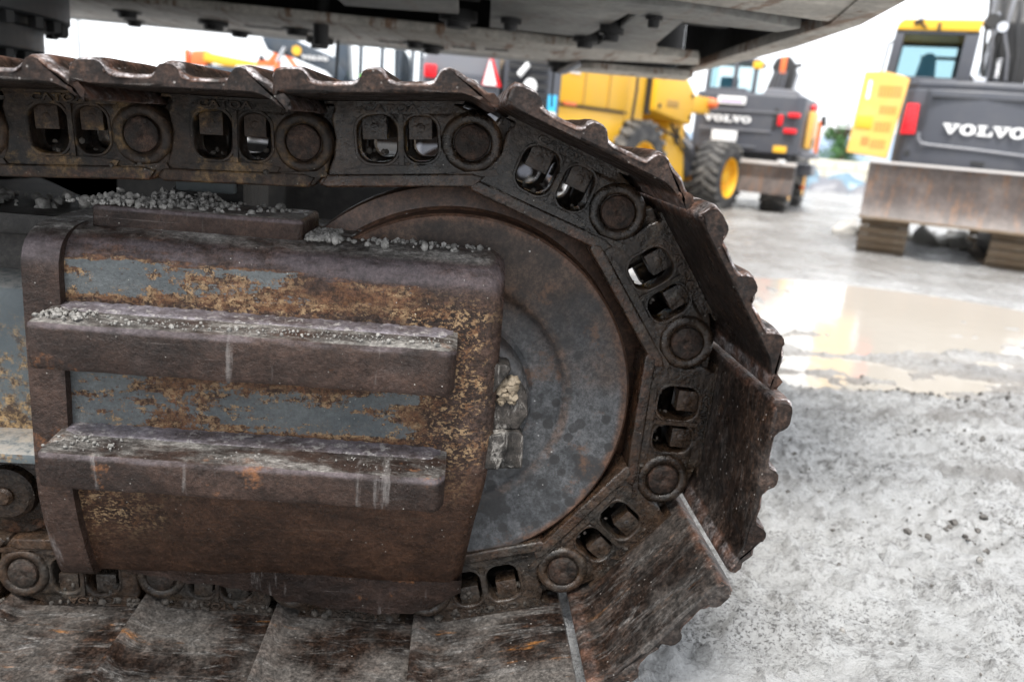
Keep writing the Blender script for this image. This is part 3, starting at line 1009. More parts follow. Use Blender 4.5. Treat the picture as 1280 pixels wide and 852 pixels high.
# bearing yoke bracket caked with mud, in front of the hub
mb = MB()
mb.prism([(.050, -.082), (.110, -.078), (.108, -.030), (.100, -.022), (.050, -.024)], -.066, -.026)
mb.prism([(.048, -.024), (.099, -.022), (.112, .000), (.108, .030), (.094, .050), (.048, .052)], -.060, -.026)
mb.prism([(.048, .030), (.060, .034), (.082, .070), (.078, .076), (.048, .078)], -.074, -.034)
mb.prism([(.055, -.078), (.075, -.078), (.088, -.040), (.080, -.020), (.058, -.028)], -.076, -.05)
br = mb.obj('yoke_bracket', M['smear'], idler, .007, 3)
lumps([(.070 + .020 * math.sin(k * 2.1), -.060, .036 + .016 * math.cos(k * 1.7), .006 + .003 * math.sin(k * 1.7)) for k in range(40)], 'caked_clay', M['clay'], 5, idler, 2)['kind'] = 'stuff'

# --- guard: the bulging cover in front of the track frame
GX0, GX1 = -0.533, 0.066
prof = [(1.26, -.158), (1.16, -.160), (1.09, -.163), (1.066, -.166), (1.048, -.172), (1.034, -.181), (1.026, -.192), (1.021, -.206), (1.020, -.225), (1.020, -.26), (1.020, -.32), (1.020, -.38), (1.020, -.44),
        (1.020, -.480), (1.021, -.500), (1.024, -.525), (1.033, -.565), (1.047, -.610), (1.060, -.645), (1.067, -.660), (1.073, -.668), (1.085, -.672), (1.26, -.676)]
def guard_strip(x0, x1, nseg, push, dent, round_end):
    V, F = [], []
    n = len(prof)
    for k in range(nseg + 1):
        x = x0 + (x1 - x0) * k / nseg
        t = max(0.0, 1 - (x1 - x) / .022) if round_end else 0.0
        for y, z in prof:
            w = fbm(np.array([x * 9 + 5]), np.array([z * 9 + y * 5]), 3, 77)[0] - .5
            e1 = min(1.0, max(0.0, (-.42 - z) / .25))
            xx = x - (0.026 * e1 * e1 * (3 - 2 * e1) * (k / nseg) if round_end else 0)
            k2 = 0.014 * t * t
            V.append((xx, y - push + dent * w + k2 * (1 if y < 1.1 else 0), z + (k2 if z < -.43 else -k2) + dent * .5 * w))
    for k in range(nseg):
        for i in range(n - 1):
            F.append((k * n + i, k * n + i + 1, (k + 1) * n + i + 1, (k + 1) * n + i))
    F.append(tuple(range(n)))
    F.append(tuple(range((nseg + 1) * n - 1, nseg * n - 1, -1)))
    F.append(tuple([k * n for k in range(nseg + 1)] + [k * n + n - 1 for k in range(nseg, -1, -1)]))
    m = MB()
    m.add(V, F)
    return m
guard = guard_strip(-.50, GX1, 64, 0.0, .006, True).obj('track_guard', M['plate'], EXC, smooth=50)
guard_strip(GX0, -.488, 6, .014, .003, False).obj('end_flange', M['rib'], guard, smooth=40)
def rib(x0l, x1l, zt0, zt1, zb0, zb1):
    V, F = [], []
    N = 90
    for k in range(N + 1):
        t = k / N
        x = x0l + (x1l - x0l) * t
        zt, zb = zt0 + (zt1 - zt0) * t, zb0 + (zb1 - zb0) * t
        e = max(0, 1 - (x - x0l) / .010, 1 - (x1l - x) / .012)
        e = e * e
        sec = [(1.03, zt + .0025), (1.005, zt + .0020), (.985, zt + .0015), (.939, zt + .0005), (.9335, zt - .0005), (.9305, zt - .0045), (.930, zt - .010), (.930, zb + .008), (.9325, zb + .002), (.938, zb), (1.03, zb)]
        for y, z in sec:
            w = fbm(np.array([x * 30 + zt * 50]), np.array([z * 60 + y * 20]), 3, 5)[0] - .5
            f = (1.03 - y) / .10
            V.append((x, y + .016 * e * f + .0025 * w, z + (-.005 * e if z > (zt + zb) / 2 else .005 * e) * f + .002 * w))
    n = 11
    for k in range(N):
        for i in range(n - 1):
            F.append((k * n + i, k * n + i + 1, (k + 1) * n + i + 1, (k + 1) * n + i))
    F += [tuple(range(n)), tuple(range((N + 1) * n - 1, N * n - 1, -1))]
    return MB().add(V, F)
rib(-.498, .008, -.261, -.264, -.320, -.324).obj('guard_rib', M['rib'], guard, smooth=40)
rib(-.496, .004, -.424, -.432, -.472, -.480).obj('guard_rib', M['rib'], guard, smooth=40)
# weld beads along the ribs' upper and lower seams
for zt, zt1, x1 in ((-.261, -.264, .002), (-.424, -.432, -.004)):
    V, F = [], []
    N = 120
    for k in range(N + 1):
        t = k / N
        x = -.488 + (x1 + .488) * t
        z = zt + (zt1 - zt) * t
        w = .0016 * math.sin(k * .83) + .0012 * math.sin(k * 2.1 + 1)
        e = max(0, 1 - t / .04, 1 - (1 - t) / .03)
        for y, dz in ((1.024, .0065), (1.018, .0060), (1.011, .0050), (1.003, .0040), (.995, .0034), (.988, .0024), (.985, -.002)):
            V.append((x, y + (.012 * e if y < 1.0 else 0), z + dz * (1 - .4 * e) + w * (.4 + 40 * abs(y - 1.0) * 0) ))
    for k in range(N):
        for i in range(6):
            F.append((k * 7 + i, k * 7 + i + 1, k * 7 + 8 + i, k * 7 + 7 + i))
    MB().add(V, F).obj('weld_bead', M['weld'], guard, smooth=60)
# raised strip on the top and torn skirt below
mb = MB()
mb.box(-.475, -.205, 1.072, 1.20, -.172, -.138)
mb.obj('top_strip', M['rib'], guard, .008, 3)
bl = [(-.47, -.666), (-.42, -.678), (-.35, -.688), (-.2913, -.6941), (-.255, -.704), (-.25, -.702), (-.2272, -.7129), (-.1187, -.7243), (-.0406, -.7261), (.0122, -.7054), (.040, -.685)]
tp = [(.050, -.700), (-.495, -.690)]
V, F = [], []
xsn = np.linspace(-.47, .040, 50)
for x in xsn:
    zb = np.interp(x, [p[0] for p in bl], [p[1] for p in bl]) + .0018 * math.sin(x * 90) + .0012 * math.sin(x * 230)
    V += [(x, 1.068, -.658), (x, 1.076, min(zb + .010, -.664)), (x, 1.079 + .002 * math.sin(x * 20), zb), (x, 1.086, zb + .001), (x, 1.086, -.655)]
for k in range(49):
    for i in range(4):
        F.append((k * 5 + i, k * 5 + i + 1, k * 5 + 6 + i, k * 5 + 5 + i))
F += [(0, 1, 2, 3, 4), (249, 248, 247, 246, 245)]
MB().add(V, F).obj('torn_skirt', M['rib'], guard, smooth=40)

# --- track frame, rollers
mb = MB()
mb.box(-2.0, -.03, 1.205, 1.40, -.60, -.185)
mb.box(-2.0, -.30, 1.16, 1.42, -.20, -.170)
mb.box(-2.0, -.52, 1.12, 1.40, -.60, -.50)
mb.obj('track_frame', M['framed'], EXC, .006)
mb = MB()
mb.prism([(1.13, -.492), (1.128, -.30), (1.134, -.272), (1.15, -.262), (1.205, -.258), (1.205, -.492)], -2.0, -.538, 'x')
fs_ = mb.obj('frame_side_plate', M['frames'], EXC, .003)
MB().prism([(1.06, -.502), (1.06, -.488), (1.135, -.478), (1.205, -.478), (1.205, -.502)], -2.0, -.533, 'x').obj('frame_ledge', M['frames'], fs_, .003)
def roller(x):
    mb = MB()
    mb.lathe([(0, -.018), (.034, -.018), (.040, -.014), (.042, .0), (.070, .004), (.078, .012), (.092, .018), (.096, .03), (.096, .07), (.086, .08), (.086, .16), (.096, .17), (.096, .21), (0, .21)], (0, 0, 0), 48)
    r = link('track_roller', mb.mesh('track_roller', M['link'], smooth=28), EXC, Matrix.Translation((x, D + .012, -.572)))
    m2 = MB()
    m2.lathe([(0, -.026), (.010, -.026), (.014, -.022), (.014, -.014)], (0, 0, 0), 12)
    m2.obj('roller_bolt', M['link'], r)
    return r
roller(-.628)
roller(-.93)
roller(-1.25)
# carrier bracket and grey cross piece glimpsed under the upper run
mb = MB()
mb.prism([(-.50, -.17), (-.44, -.135), (-.40, -.100), (-.325, -.100), (-.325, -.17)], 1.24, 1.40)
mb.obj('carrier_bracket', M['framed'], EXC, .004)
MB().box(-.42, -.335, 1.225, 1.32, -.128, -.099).obj('carrier_bracket', M['frames'], EXC, .004)
# car body between the tracks and far frame
mb = MB()
mb.box(-2.6, -1.10, 1.42, 3.45, -.45, -.16)
mb.prism([(-1.10, 1.42), (-.70, 1.42), (-.70, 1.60), (-1.15, 2.2), (-1.15, 2.6), (-.7, 3.3), (-.7, 3.45), (-1.1, 3.45)], -.42, -.2, 'z')
mb.obj('car_body', M['framed'], EXC, .01)
mb = MB()
mb.box(-2.0, -.05, FY + .06, FY + .26, -.60, -.15)
mb.obj('track_frame', M['framed'], EXC, .01)

# --- slewing ring and upper frame (belly seen from below)
SC = (-1.90, 2.45)
mb = MB()
mb.lathe([(0, -.16), (.52, -.16), (.52, -.02), (.56, .0), (.56, .10), (0, .10)], (SC[0], SC[1], 0), 96, 'z')
ring = mb.obj('slewing_ring', M['swing'], EXC, smooth=30)
mb = MB()
mb.lathe([(0, .10), (.635, .10), (.640, .105), (.640, .165), (.66, .17), (.66, .19), (0, .19)], (SC[0], SC[1], 0), 96, 'z')
mb.obj('ring_flange', M['swing'], ring, smooth=30)
mb = MB()
mb.lathe([(0, .19), (.71, .19), (.715, .195), (.715, .30), (.73, .31), (.73, .36), (0, .36)], (SC[0], SC[1], 0), 96, 'z')
mb.obj('ring_flange', M['swing'], ring, smooth=30)
bt = MB().lathe([(0, -.03), (.021, -.03), (.022, 0)], (0, 0, 0), 6, 'z').mesh('ring_bolt', M['darkbolt'])
for zz, rr_, n in ((.10, .605, 30), (.19, .69, 34)):
    for k in range(n):
        a = 2 * math.pi * k / n
        link('ring_bolt', bt, ring, Matrix.Translation((SC[0] + rr_ * math.cos(a), SC[1] + rr_ * math.sin(a), zz)))
HZ = .325
upper = MB()
upper.box(-3.2, .98, 1.16, 4.14, .80, .84)                 # deck pan above everything, closed all round
upper.box(-3.2, 1.03, 4.08, 4.12, HZ + .008, .80)
upper.box(-3.2, .75, 1.165, 1.20, HZ + .045, .80)
upper.box(-3.2, -3.16, 1.2, 4.1, HZ + .02, .80)
uf = upper.obj('upper_frame', M['dark'], EXC)  # pan and walls coloured dark, painting shade into the belly gaps
def upart(name, poly, z0, z1, mat, bev=.004):
    m = MB()
    m.prism(poly, z0, z1, 'z')
    return m.obj(name, mat, uf, bev)
# rim along the machine's end, its lower lip thicker
outer = [(.82, 1.16), (.89, 1.73), (.97, 2.09), (1.025, 2.64), (1.04, 3.09), (1.04, 4.0)]
inner = [(.985, 4.0), (.975, 3.7), (.935, 2.74), (.905, 2.13), (.80, 1.75), (.74, 1.16)]
upart('end_rim', outer + inner, HZ, HZ + .034, M['bellyrim'], .006)
upart('end_wall', [(x - .012, y) for x, y in outer] + [(x - .03, y) for x, y in outer[::-1]], HZ + .030, .86, M['dark'], .003)  # dark colour paints in the shade of the recess behind the rim
upart('belly_plate', [(-.2, 1.16), (.775, 1.16), (.835, 1.75), (.900, 2.125), (.40, 2.03), (-.2, 2.02)], HZ + .006, HZ + .03, M['bellyrim'])
upart('belly_plate', [(-.2, 2.02), (-2.2, 1.98), (-2.2, 1.16), (-.2, 1.16)], HZ + .012, HZ + .04, M['belly'])
upart('cross_beam', [(-.02, 2.13), (.55, 2.12), (.885, 2.265), (.865, 2.375), (.57, 2.36), (.44, 2.31), (-.02, 2.30)], HZ + .004, HZ + .03, M['belly'])
upart('gusset_plate', [(.44, 2.31), (.58, 2.33), (.64, 2.92), (.70, 3.18), (.62, 3.25), (.36, 3.36), (.47, 3.10)], HZ + .002, HZ + .022, M['belly'])
upart('far_flange', [(-2.6, 3.05), (-.85, 3.16), (.10, 3.18), (.88, 3.24), (.955, 3.48), (.50, 3.72), (.45, 3.95), (-2.6, 3.98)], HZ, HZ + .03, M['bellyrim'])
upart('far_flange', [(-2.6, 3.98), (.45, 3.95), (.45, 4.14), (-2.6, 4.16)], HZ + .001, HZ + .12, M['belly'])
upart('battery_box', [(.66, 2.44), (.90, 2.50), (.92, 2.95), (.72, 3.02)], HZ + .12, HZ + .22, M['belly'])
upart('belly_plate', [(.045, 2.32), (.43, 2.32), (.40, 2.98), (.06, 2.97)], HZ + .010, HZ + .03, M['belly'])
upart('belly_plate', [(-.42, 2.20), (-.045, 2.22), (-.045, 2.70), (-.41, 2.77)], HZ + .010, HZ + .03, M['belly'])
upart('belly_plate', [(-1.25, 2.10), (-.47, 2.15), (-.50, 2.72), (-1.25, 2.72)], HZ + .016, HZ + .04, M['dark'])
upart('skid_plate', [(.47, 3.86), (.55, 3.78), (1.0, 3.72), (1.035, 3.99), (.47, 4.06)], HZ - .030, HZ - .002, M['bellyrim'])
m = MB()
m.box(-2.5, .02, 2.86, 2.98, HZ + .09, .80)
m.box(.06, .93, 3.02, 3.10, HZ + .10, .80)
m.box(-.43, -.40, 2.2, 2.86, HZ + .06, .80)
m.obj('inner_beam', M['dark'], uf)
for (x0, y0) in ((.66, 2.44),):
    MB().tube([(x0, y0, .40), (x0 + .1, y0 + .28, .40), (x0 + .22, y0 + .30, .40)], .010).obj('hydraulic_pipe', M['dark'], uf)
for (x, y, r, dz) in ((-.72, 3.58, .06, 0), (-.68, 3.88, .055, -.02), (-.24, 3.66, .045, 0), (-.17, 3.72, .05, -.01), (.43, 2.62, .035, -.01), (.40, 2.98, .04, 0), (-1.38, 3.52, .05, 0), (-1.06, 3.58, .055, -.01), (-1.05, 3.94, .05, 0), (-1.5, 3.9, .04, 0), (.12, 2.68, .03, 0),
                      (.42, 3.98, .05, -.02), (-.05, 2.93, .06, .02), (.49, 2.30, .022, 0)):
    mb = MB()
    mb.lathe([(0, -.026), (r * .66, -.026), (r * .72, -.020), (r * .74, -.006), (r * 1.1, -.006), (r * 1.1, .03)], (x, y, HZ + dz), 14, 'z')
    mb.obj('belly_bolt', M['darkbolt'], uf)
for (x0, y0, x1, y1) in ((-.40, 3.72, -.28, 3.74), (-.08, 3.66, .02, 3.67), (.06, 3.62, .16, 3.63), (-.95, 3.62, -.80, 3.64)):
    mb = MB()
    mb.box(x0, x1, y0, y0 + .05, HZ - .003, HZ + .01)
    mb.obj('drain_slot', M['dark'], uf)
m = MB()
m.tube([(-.575, 3.30, .55), (-.575, 3.30, .250)], .030, 12)
m.obj('hanging_hose', M['dark'], uf)
m = MB()
m.tube([(-.60, 3.9, .34), (-.605, 3.9, .2), (-.61, 3.9, .08)], .006, 6)
m.obj('dangling_wire', M['dark'], uf)
MB().tube([(.40, 3.98, .33), (.40, 3.98, .2), (.405, 3.98, .12)], .005, 6).obj('dangling_wire', M['dark'], uf)
for k, (x, y) in enumerate(((.50, 3.82), (.49, 3.90))):
    MB().tube([(x, y, HZ - .005), (x - .07, y + .03, HZ - .05)], .016).obj('bent_tab', M['silver'], uf)

# ------------------------------------------------------------------ dried mud crumbs on the guard
sp = []
rg = np.random.default_rng(21)
def scatter(n, x0, x1, y0, y1, z, rmin, rmax):
    for k in range(n):
        r = rmin + (rmax - rmin) * rg.uniform() ** 2.2
        sp.append((rg.uniform(x0, x1), rg.uniform(y0, y1), z + r * .45, r))
for cx, cy, s, n in ((-.455, 1.11, .026, 120), (-.40, 1.15, .03, 300), (-.36, 1.17, .02, 90), (-.43, 1.085, .02, 90)):
    for k in range(n):
        a, b = rg.normal(0, s), rg.normal(0, s * .8)
        r = .0012 + .0038 * rg.uniform() ** 2.0
        sp.append((cx + a, min(1.23, max(1.076, cy + b)), -.138 + r * .5 + .018 * math.exp(-(a * a + b * b) / (s * s)) * rg.uniform(), r))
bed = []
for cx, cy, s_, n, zz in ((-.43, 1.12, .035, 40, -.138), (-.385, 1.15, .03, 40, -.138), (-.18, 1.10, .02, 22, -.164), (-.08, 1.12, .05, 40, -.164)):
    for k in range(n):
        r = rg.uniform(.003, .008)
        bed.append((cx + rg.normal(0, s_ * 1.2), cy + rg.normal(0, s_ * .35), zz - r * .35, r))
tag(lumps(bed, 'caked_mud', M['crumb'], 23, None, 2, .12), kind='stuff')
scatter(240, -.20, -.165, 1.06, 1.16, -.162, .0014, .0055)
scatter(230, -.13, -.03, 1.09, 1.15, -.162, .0014, .0048)
scatter(40, -.03, .04, 1.08, 1.15, -.162, .0014, .0048)
scatter(60, -.19, .05, 1.06, 1.17, -.163, .002, .007)
scatter(70, -.47, -.21, 1.08, 1.19, -.138, .002, .006)
scatter(120, -.492, -.43, .94, .985, -.2585, .0010, .0040)
scatter(260, -.43, 0.0, .938, .975, -.2610, .0006, .0022)
scatter(40, -.43, 0.0, .938, .97, -.2610, .0010, .0038)
scatter(60, -.49, -.40, .94, .98, -.4225, .0007, .0030)
scatter(120, -.40, 0.0, .938, .975, -.4275, .0005, .0016)
scatter(40, -.80, -.55, 1.20, 1.40, -.170, .004, .012)
tag(lumps(sp, 'mud_crumbs', M['crumb'], 22, jag=.13), kind='stuff')

# ------------------------------------------------------------------ grit and clods on the ground
sp, sp2 = [], []
for k in range(2200):
    x = rg.uniform(.25, 2.6)
    y = .85 + 2.6 * rg.uniform() ** 1.5
    if fbm(np.array([x * 2.2]), np.array([y * 2.2]), 3, 61)[0] < .44 + .25 * rg.uniform():
        continue
    z, h, w = ground_height(np.array([x]), np.array([y]))
    if w[0] > .3:
        continue
    r = .0014 + .0045 * rg.uniform() ** 4
    (sp if rg.uniform() < .45 else sp2).append((x, y, z[0] + r * .3, r))
o = lumps(sp, 'pale_grit', M['crumb'], 31)
tag(o, kind='stuff')
for cx, cy, n, s in ((1.72, 2.72, 160, .10), (1.95, 2.62, 60, .09), (1.5, 2.1, 40, .08), (1.15, 1.55, 30, .06), (1.9, 1.9, 30, .08)):
    for k in range(n):
        x, y = cx + rg.normal(0, s * 1.3), cy + rg.normal(0, s * .6)
        z, h, w = ground_height(np.array([x]), np.array([y]))
        r = .0025 + .009 * rg.uniform() ** 2.5
        sp2.append((x, y, z[0] + r * .2, r))
tag(lumps(sp2, 'dark_clods', M['clod'], 32), kind='stuff')

# ------------------------------------------------------------------ slab lettering of the machines
def maker_word(parent, x0, x1, z0, y, mat, zsl=0.0, th=.012):
    """the white slab-serif word on the counterweights; letters are flat pieces screwed on"""
    w = (x1 - x0) / 5.0
    h = w * .66
    def put(poly_list, cx):
        m = MB()
        for p in poly_list:
            m.prism([(cx + q[0] * w, z0 + q[1] * h) for q in p], y - th, y)
        m.obj('letter', mat, parent)
    def ring_letter(cx):
        m = MB()
        n = 28
        for i in range(n):
            a, b = 2 * math.pi * i / n, 2 * math.pi * (i + 1) / n
            o = [(.47 * math.cos(t), .5 + .54 * math.sin(t)) for t in (a, b)]
            q = [(.20 * math.cos(t), .5 + .36 * math.sin(t)) for t in (b, a)]
            m.prism([(cx + u * w, z0 + v * h) for u, v in o + q], y - th, y)
        m.obj('letter', mat, parent)
    V_ = [[(-.50, 1.0), (-.50, .82), (-.04, .82), (-.04, 1.0)], [(.08, 1.0), (.08, .82), (.50, .82), (.50, 1.0)],
          [(-.42, .83), (-.10, .83), (.10, .30), (.03, 0.0), (-.07, 0.0)], [(.24, .83), (.40, .83), (.08, 0.0), (.02, .06), (.06, .35)]]
    L_ = [[(-.46, 1.0), (-.46, .84), (.10, .84), (.10, 1.0)], [(-.32, .85), (-.32, .15), (-.02, .15), (-.02, .85)],
          [(-.46, .16), (-.46, 0.0), (.46, 0.0), (.46, .16)], [(.30, .16), (.46, .16), (.46, .46), (.36, .46)]]
    put(V_, x0 + .5 * w)
    ring_letter(x0 + 1.5 * w)
    put(L_, x0 + 2.5 * w)
    put(V_, x0 + 3.45 * w)
    ring_letter(x0 + 4.4 * w)

def wheel(name, parent, x, y, z, r, w, ax='y', rimmat='yellow', lugs=22):
    """tyre with cleated tread, dished rim and hub; outer side towards -y (or +x)"""
    mb = MB()
    h = w / 2
    mb.lathe([(r * .56, -h * .80), (r * .62, -h * .95), (r * .80, -h), (r * .93, -h * .92), (r * .965, -h * .7), (r * .97, 0), (r * .965, h * .7), (r * .93, h * .92), (r * .8, h), (r * .62, h * .95), (r * .56, h * .8)], (0, 0, 0), 40)
    rot = Matrix.Rotation(R(90), 4, 'Z') if ax == 'x' else Matrix.Identity(4)
    t = link(name, mb.mesh('wheel', M['tyre'], smooth=30), parent, Matrix.Translation((x, y, z)) @ rot)
    cl = MB()
    for k in range(lugs):
        a = 2 * math.pi * k / lugs
        for s, da in ((-1, 0), (1, math.pi / lugs)):
            mm = Matrix.Rotation(-(a + da), 4, 'Y') @ Matrix.Translation((r * .965, s * h * .48, 0)) @ Matrix.Rotation(R(28 * s), 4, 'X')
            cl.box(-.03 * r, .055 * r, -h * .56, h * .56, -.055 * r, .055 * r, mm)
    cl.obj('tread_cleats', M['tread'], t, smooth=20)
    rm = MB()
    rm.lathe([(r * .60, -h * .86), (r * .59, -h * .92), (r * .555, -h * .88), (r * .53, -h * .45), (r * .40, -h * .30), (r * .22, -h * .34), (r * .20, -h * .62), (r * .14, -h * .66), (0, -h * .66)], (0, 0, 0), 32)
    rm.lathe([(r * .58, h * .85), (r * .5, h * .4), (0, h * .4)], (0, 0, 0), 24)
    rr_ = rm.obj('rim', M[rimmat], t, smooth=30)
    return t

# ------------------------------------------------------------------ yellow wheel loader behind
wl = thing('wheel_loader', 'yellow wheel loader with big cleated tyres and yellow rims behind the idler end', 'loader', (4.397, 12.884, -.95), 49)
wheel('wheel', wl, -.27, .22, .50, .53, .46)
wheel('wheel', wl, -3.10, .24, .58, .62, .46)
wheel('wheel', wl, -.27, 1.75, .50, .53, .46)
wheel('wheel', wl, -3.10, 1.75, .58, .62, .46)
def part(parent, name, mat, bev=.02):
    m = MB()
    return m, (lambda: m.obj(name, M[mat], parent, bev))
m = MB().box(-5.02, -3.42, .18, 1.8, 1.28, 2.15)
hood = m.obj('engine_hood', M['yellow'], wl, .05)
m = MB().box(-5.0, -3.44, .20, 1.78, .80, 1.265)
m.obj('lower_panel', M['yellow'], wl, .03)
MB().box(-4.80, -4.58, .17, .2, 1.62, 1.80).obj('white_decal', M['white'], wl)
MB().box(-4.15, -3.85, .17, .2, 1.70, 1.76).obj('white_decal', M['white'], wl)
MB().box(-4.85, -4.60, .165, .2, 1.27, 1.31).obj('latch', M['orange'], wl, .005)
MB().box(-3.40, -2.86, .25, 1.75, 1.15, 2.15).obj('cab_base', M['yellow'], wl, .03)
MB().prism([(-2.80, 1.34), (-1.66, 1.22), (-1.64, 1.66), (-1.95, 1.84), (-2.80, 1.90)], .12, 1.5).obj('fuel_tank', M['yellow'], wl, .05)
MB().box(-1.62, -.84, .25, .55, 1.42, 1.66).obj('lamp_bracket', M['yellow'], wl, .02)
m = MB()
m.lathe([(0, -.16), (.06, -.14), (.08, -.05), (.08, .03), (0, .03)], (-.86, .28, 1.58), 16)
m.obj('indicator_lamp', M['orange'], wl)
MB().prism([(-2.05, .36), (-1.30, .42), (-1.50, 1.25), (-2.0, 1.28)], .30, 1.3).obj('articulation_frame', M['yellow'], wl, .03)
MB().prism([(-2.62, .62), (-2.55, 1.34), (-3.05, 1.34), (-3.2, .62)], .55, 1.3).obj('rear_frame', M['yellow'], wl, .03)
MB().box(-2.2, -.3, .55, 1.45, .40, .62).obj('axle_frame', M['yellow'], wl, .03)
MB().tube([(-2.4, .25, 1.15), (-2.0, .2, 1.05), (-1.8, .25, .95), (-1.7, .3, 1.2)], .02).obj('hydraulic_hose', M['dark'], wl)
m = MB()
m.prism([(-2.0, 1.38), (-1.55, 1.40), (-.75, .95), (-.5, .55), (-.85, .45), (-1.2, .80), (-1.7, 1.05)], .45, .75)
m.obj('lift_arm', M['charcoal'], wl, .03)
MB().tube([(-2.2, .4, 1.7), (-2.2, .4, 2.0)], .05).obj('mirror_post', M['yellow'], wl)

for x in (-4.45, -3.9):
    MB().box(x - .012, x + .012, .168, .2, 1.30, 2.1).obj('panel_gap', M['yellows'], hood)
MB().box(-5.02, -3.42, .170, .2, 1.262, 1.284).obj('panel_gap', M['dark'], hood)
MB().box(-2.86, -2.78, .2, .5, 1.30, 1.86).obj('shadow_gap', M['dark'], wl)
MB().tube([(-3.38, .12, 1.2), (-3.38, .10, 1.55), (-3.36, .12, 1.9)], .02).obj('grab_rail', M['dark'], wl)
MB().box(-2.5, -2.15, .115, .14, 1.42, 1.52).obj('rating_plate', M['yellows'], wl, .004)
for x, z in ((-2.7, 1.42), (-1.75, 1.33), (-2.7, 1.82), (-1.75, 1.62)):
    MB().lathe([(0, -.02), (.03, -.02), (.03, .02), (0, .02)], (x, .12, z), 10).obj('tank_bolt', M['dark'], wl)
MB().tube([(-1.98, .28, 1.22), (-1.6, .22, .95), (-1.2, .25, .78), (-.8, .35, .72)], .018).obj('hydraulic_hose', M['dark'], wl)
MB().tube([(-1.95, .32, 1.18), (-1.55, .26, .88), (-1.1, .3, .70)], .018).obj('hydraulic_hose', M['dark'], wl)
MB().tube([(-1.7, .42, 1.22), (-1.0, .42, .92)], .05, 12).obj('lift_ram', M['silver'], wl)
MB().box(-2.75, -2.5, .15, .5, .70, .76).obj('access_step', M['dark'], wl, .01)

# ------------------------------------------------------------------ charcoal wheeled excavator
we = thing('wheeled_excavator', 'charcoal wheeled excavator seen from its rear with red lamps and white plates', 'excavator', (5.128, 12.695, -.95), -28)
m = MB()
m.prism([(-1.62, .14), (-1.50, .03), (-.4, -.02), (-.02, .04), (.10, .16), (.17, 1.6), (-1.62, 1.6)], .92, 1.83, 'z')
cw = m.obj('counterweight', M['charcoal'], we, .04, 3)
MB().box(-1.55, .0, .10, 1.3, .80, .93).obj('turntable_base', M['dark'], we, .02)
MB().prism([(-1.5, 1.80), (-1.42, 1.89), (-.86, 1.90), (-.80, 1.80)], .05, 1.2).obj('engine_cover', M['charcoal'], we, .02)
MB().prism([(-.62, 1.80), (-.52, 1.93), (-.06, 1.92), (.02, 1.80)], .10, 1.2).obj('engine_cover', M['charlight'], we, .02)
MB().box(-1.48, -.12, -.045, -.02, 1.54, 1.565).obj('trim_line', M['charlight'], cw)
MB().box(-1.48, -.35, -.045, -.02, 1.245, 1.275).obj('trim_line', M['charlight'], cw)
MB().box(-1.30, -.55, -.045, -.02, 1.00, 1.02).obj('trim_line', M['charlight'], cw)
MB().box(-1.24, -.80, -.05, -.02, 1.64, 1.76).obj('name_plate', M['white'], cw, .006)
MB().box(-1.20, -.84, -.054, -.049, 1.67, 1.72).obj('printed_strip', M['purple'], cw)
MB().box(-1.26, -.86, -.05, -.02, 1.06, 1.23).obj('number_plate', M['white'], cw, .006)
maker_word(cw, -1.42, -.66, 1.365, -.025, M['white'])
for x0, x1, z0, z1 in ((-.27, -.19, 1.36, 1.53), (-.13, .06, 1.50, 1.57), (-.16, .04, 1.255, 1.33)):
    MB().box(x0, x1, -.05, .08, z0, z1).obj('tail_lamp', M['red'], cw, .02)
MB().box(-.27, -.07, -.04, .02, .955, 1.055).obj('warning_label', M['yellow'], cw, .005)
MB().box(-.34, -.28, -.03, .02, 1.30, 1.62).obj('dark_grille', M['dark'], cw, .01)
MB().box(.125, .225, .55, 1.35, 1.05, 1.64).obj('side_door', M['yellowp'], we, .03)
MB().box(.19, .235, .75, .95, 1.10, 1.22).obj('door_vent', M['dark'], we, .01)
MB().box(.29, .35, .55, .70, 1.00, 1.50).obj('safety_rail', M['orange'], we, .012)
MB().box(.32, .40, .55, .65, 1.42, 1.58).obj('side_mirror', M['dark'], we, .012)
MB().box(.10, .34, .40, 1.3, .90, 1.0).obj('side_step', M['charlight'], we, .015)
MB().lathe([(0, 0), (.045, 0), (.055, .05), (.03, .09), (0, .09)], (.17, .75, 1.66), 14, 'z').obj('beacon', M['red'], we)
MB().tube([(.16, .8, 1.7), (.165, .8, 2.06)], .006).obj('antenna', M['dark'], we)
MB().lathe([(0, -.02), (.022, -.02), (.022, .02), (0, .02)], (.165, .8, 2.06), 10, 'z').obj('antenna_tip', M['orange'], we)
cabw = MB()
for x in (-1.56, -1.12, -.80):
    cabw.box(x - .035, x + .035, .52, .58, 1.83, 2.36)
cabw.box(-1.60, -.76, .52, 1.4, 2.34, 2.40)
cb = cabw.obj('cab', M['charcoal'], we, .01)
MB().box(-1.58, -.78, .545, .555, 1.86, 2.35).obj('rear_pane', M['teal'], cb)
MB().box(-1.59, -1.58, .56, 1.4, 1.86, 2.35).obj('side_pane', M['teal'], cb)
MB().box(-.79, -.78, .56, 1.4, 1.86, 2.35).obj('side_pane', M['teal'], cb)
MB().box(-1.42, -1.12, .8, .95, 1.8, 2.12).obj('seat', M['seat'], cb, .04)
MB().box(-.86, -.70, .5, .62, 2.24, 2.36).obj('work_lamp', M['yellow'], cb, .02)
m = MB()
m.prism([(-.60, 1.92), (-.52, 2.20), (-.56, 2.28), (-.50, 2.42), (-.30, 2.46), (-.22, 2.36), (-.18, 2.2), (-.22, 1.92)], .45, .9)
bm_ = m.obj('boom', M['dark'], we, .03)
MB().box(-.42, -.33, .42, .44, 2.18, 2.44).obj('red_strap', M['orange'], bm_, .005)
MB().tube([(-.25, .5, 2.30), (-.10, .5, 2.33)], .035).obj('boom_pin', M['dark'], bm_)
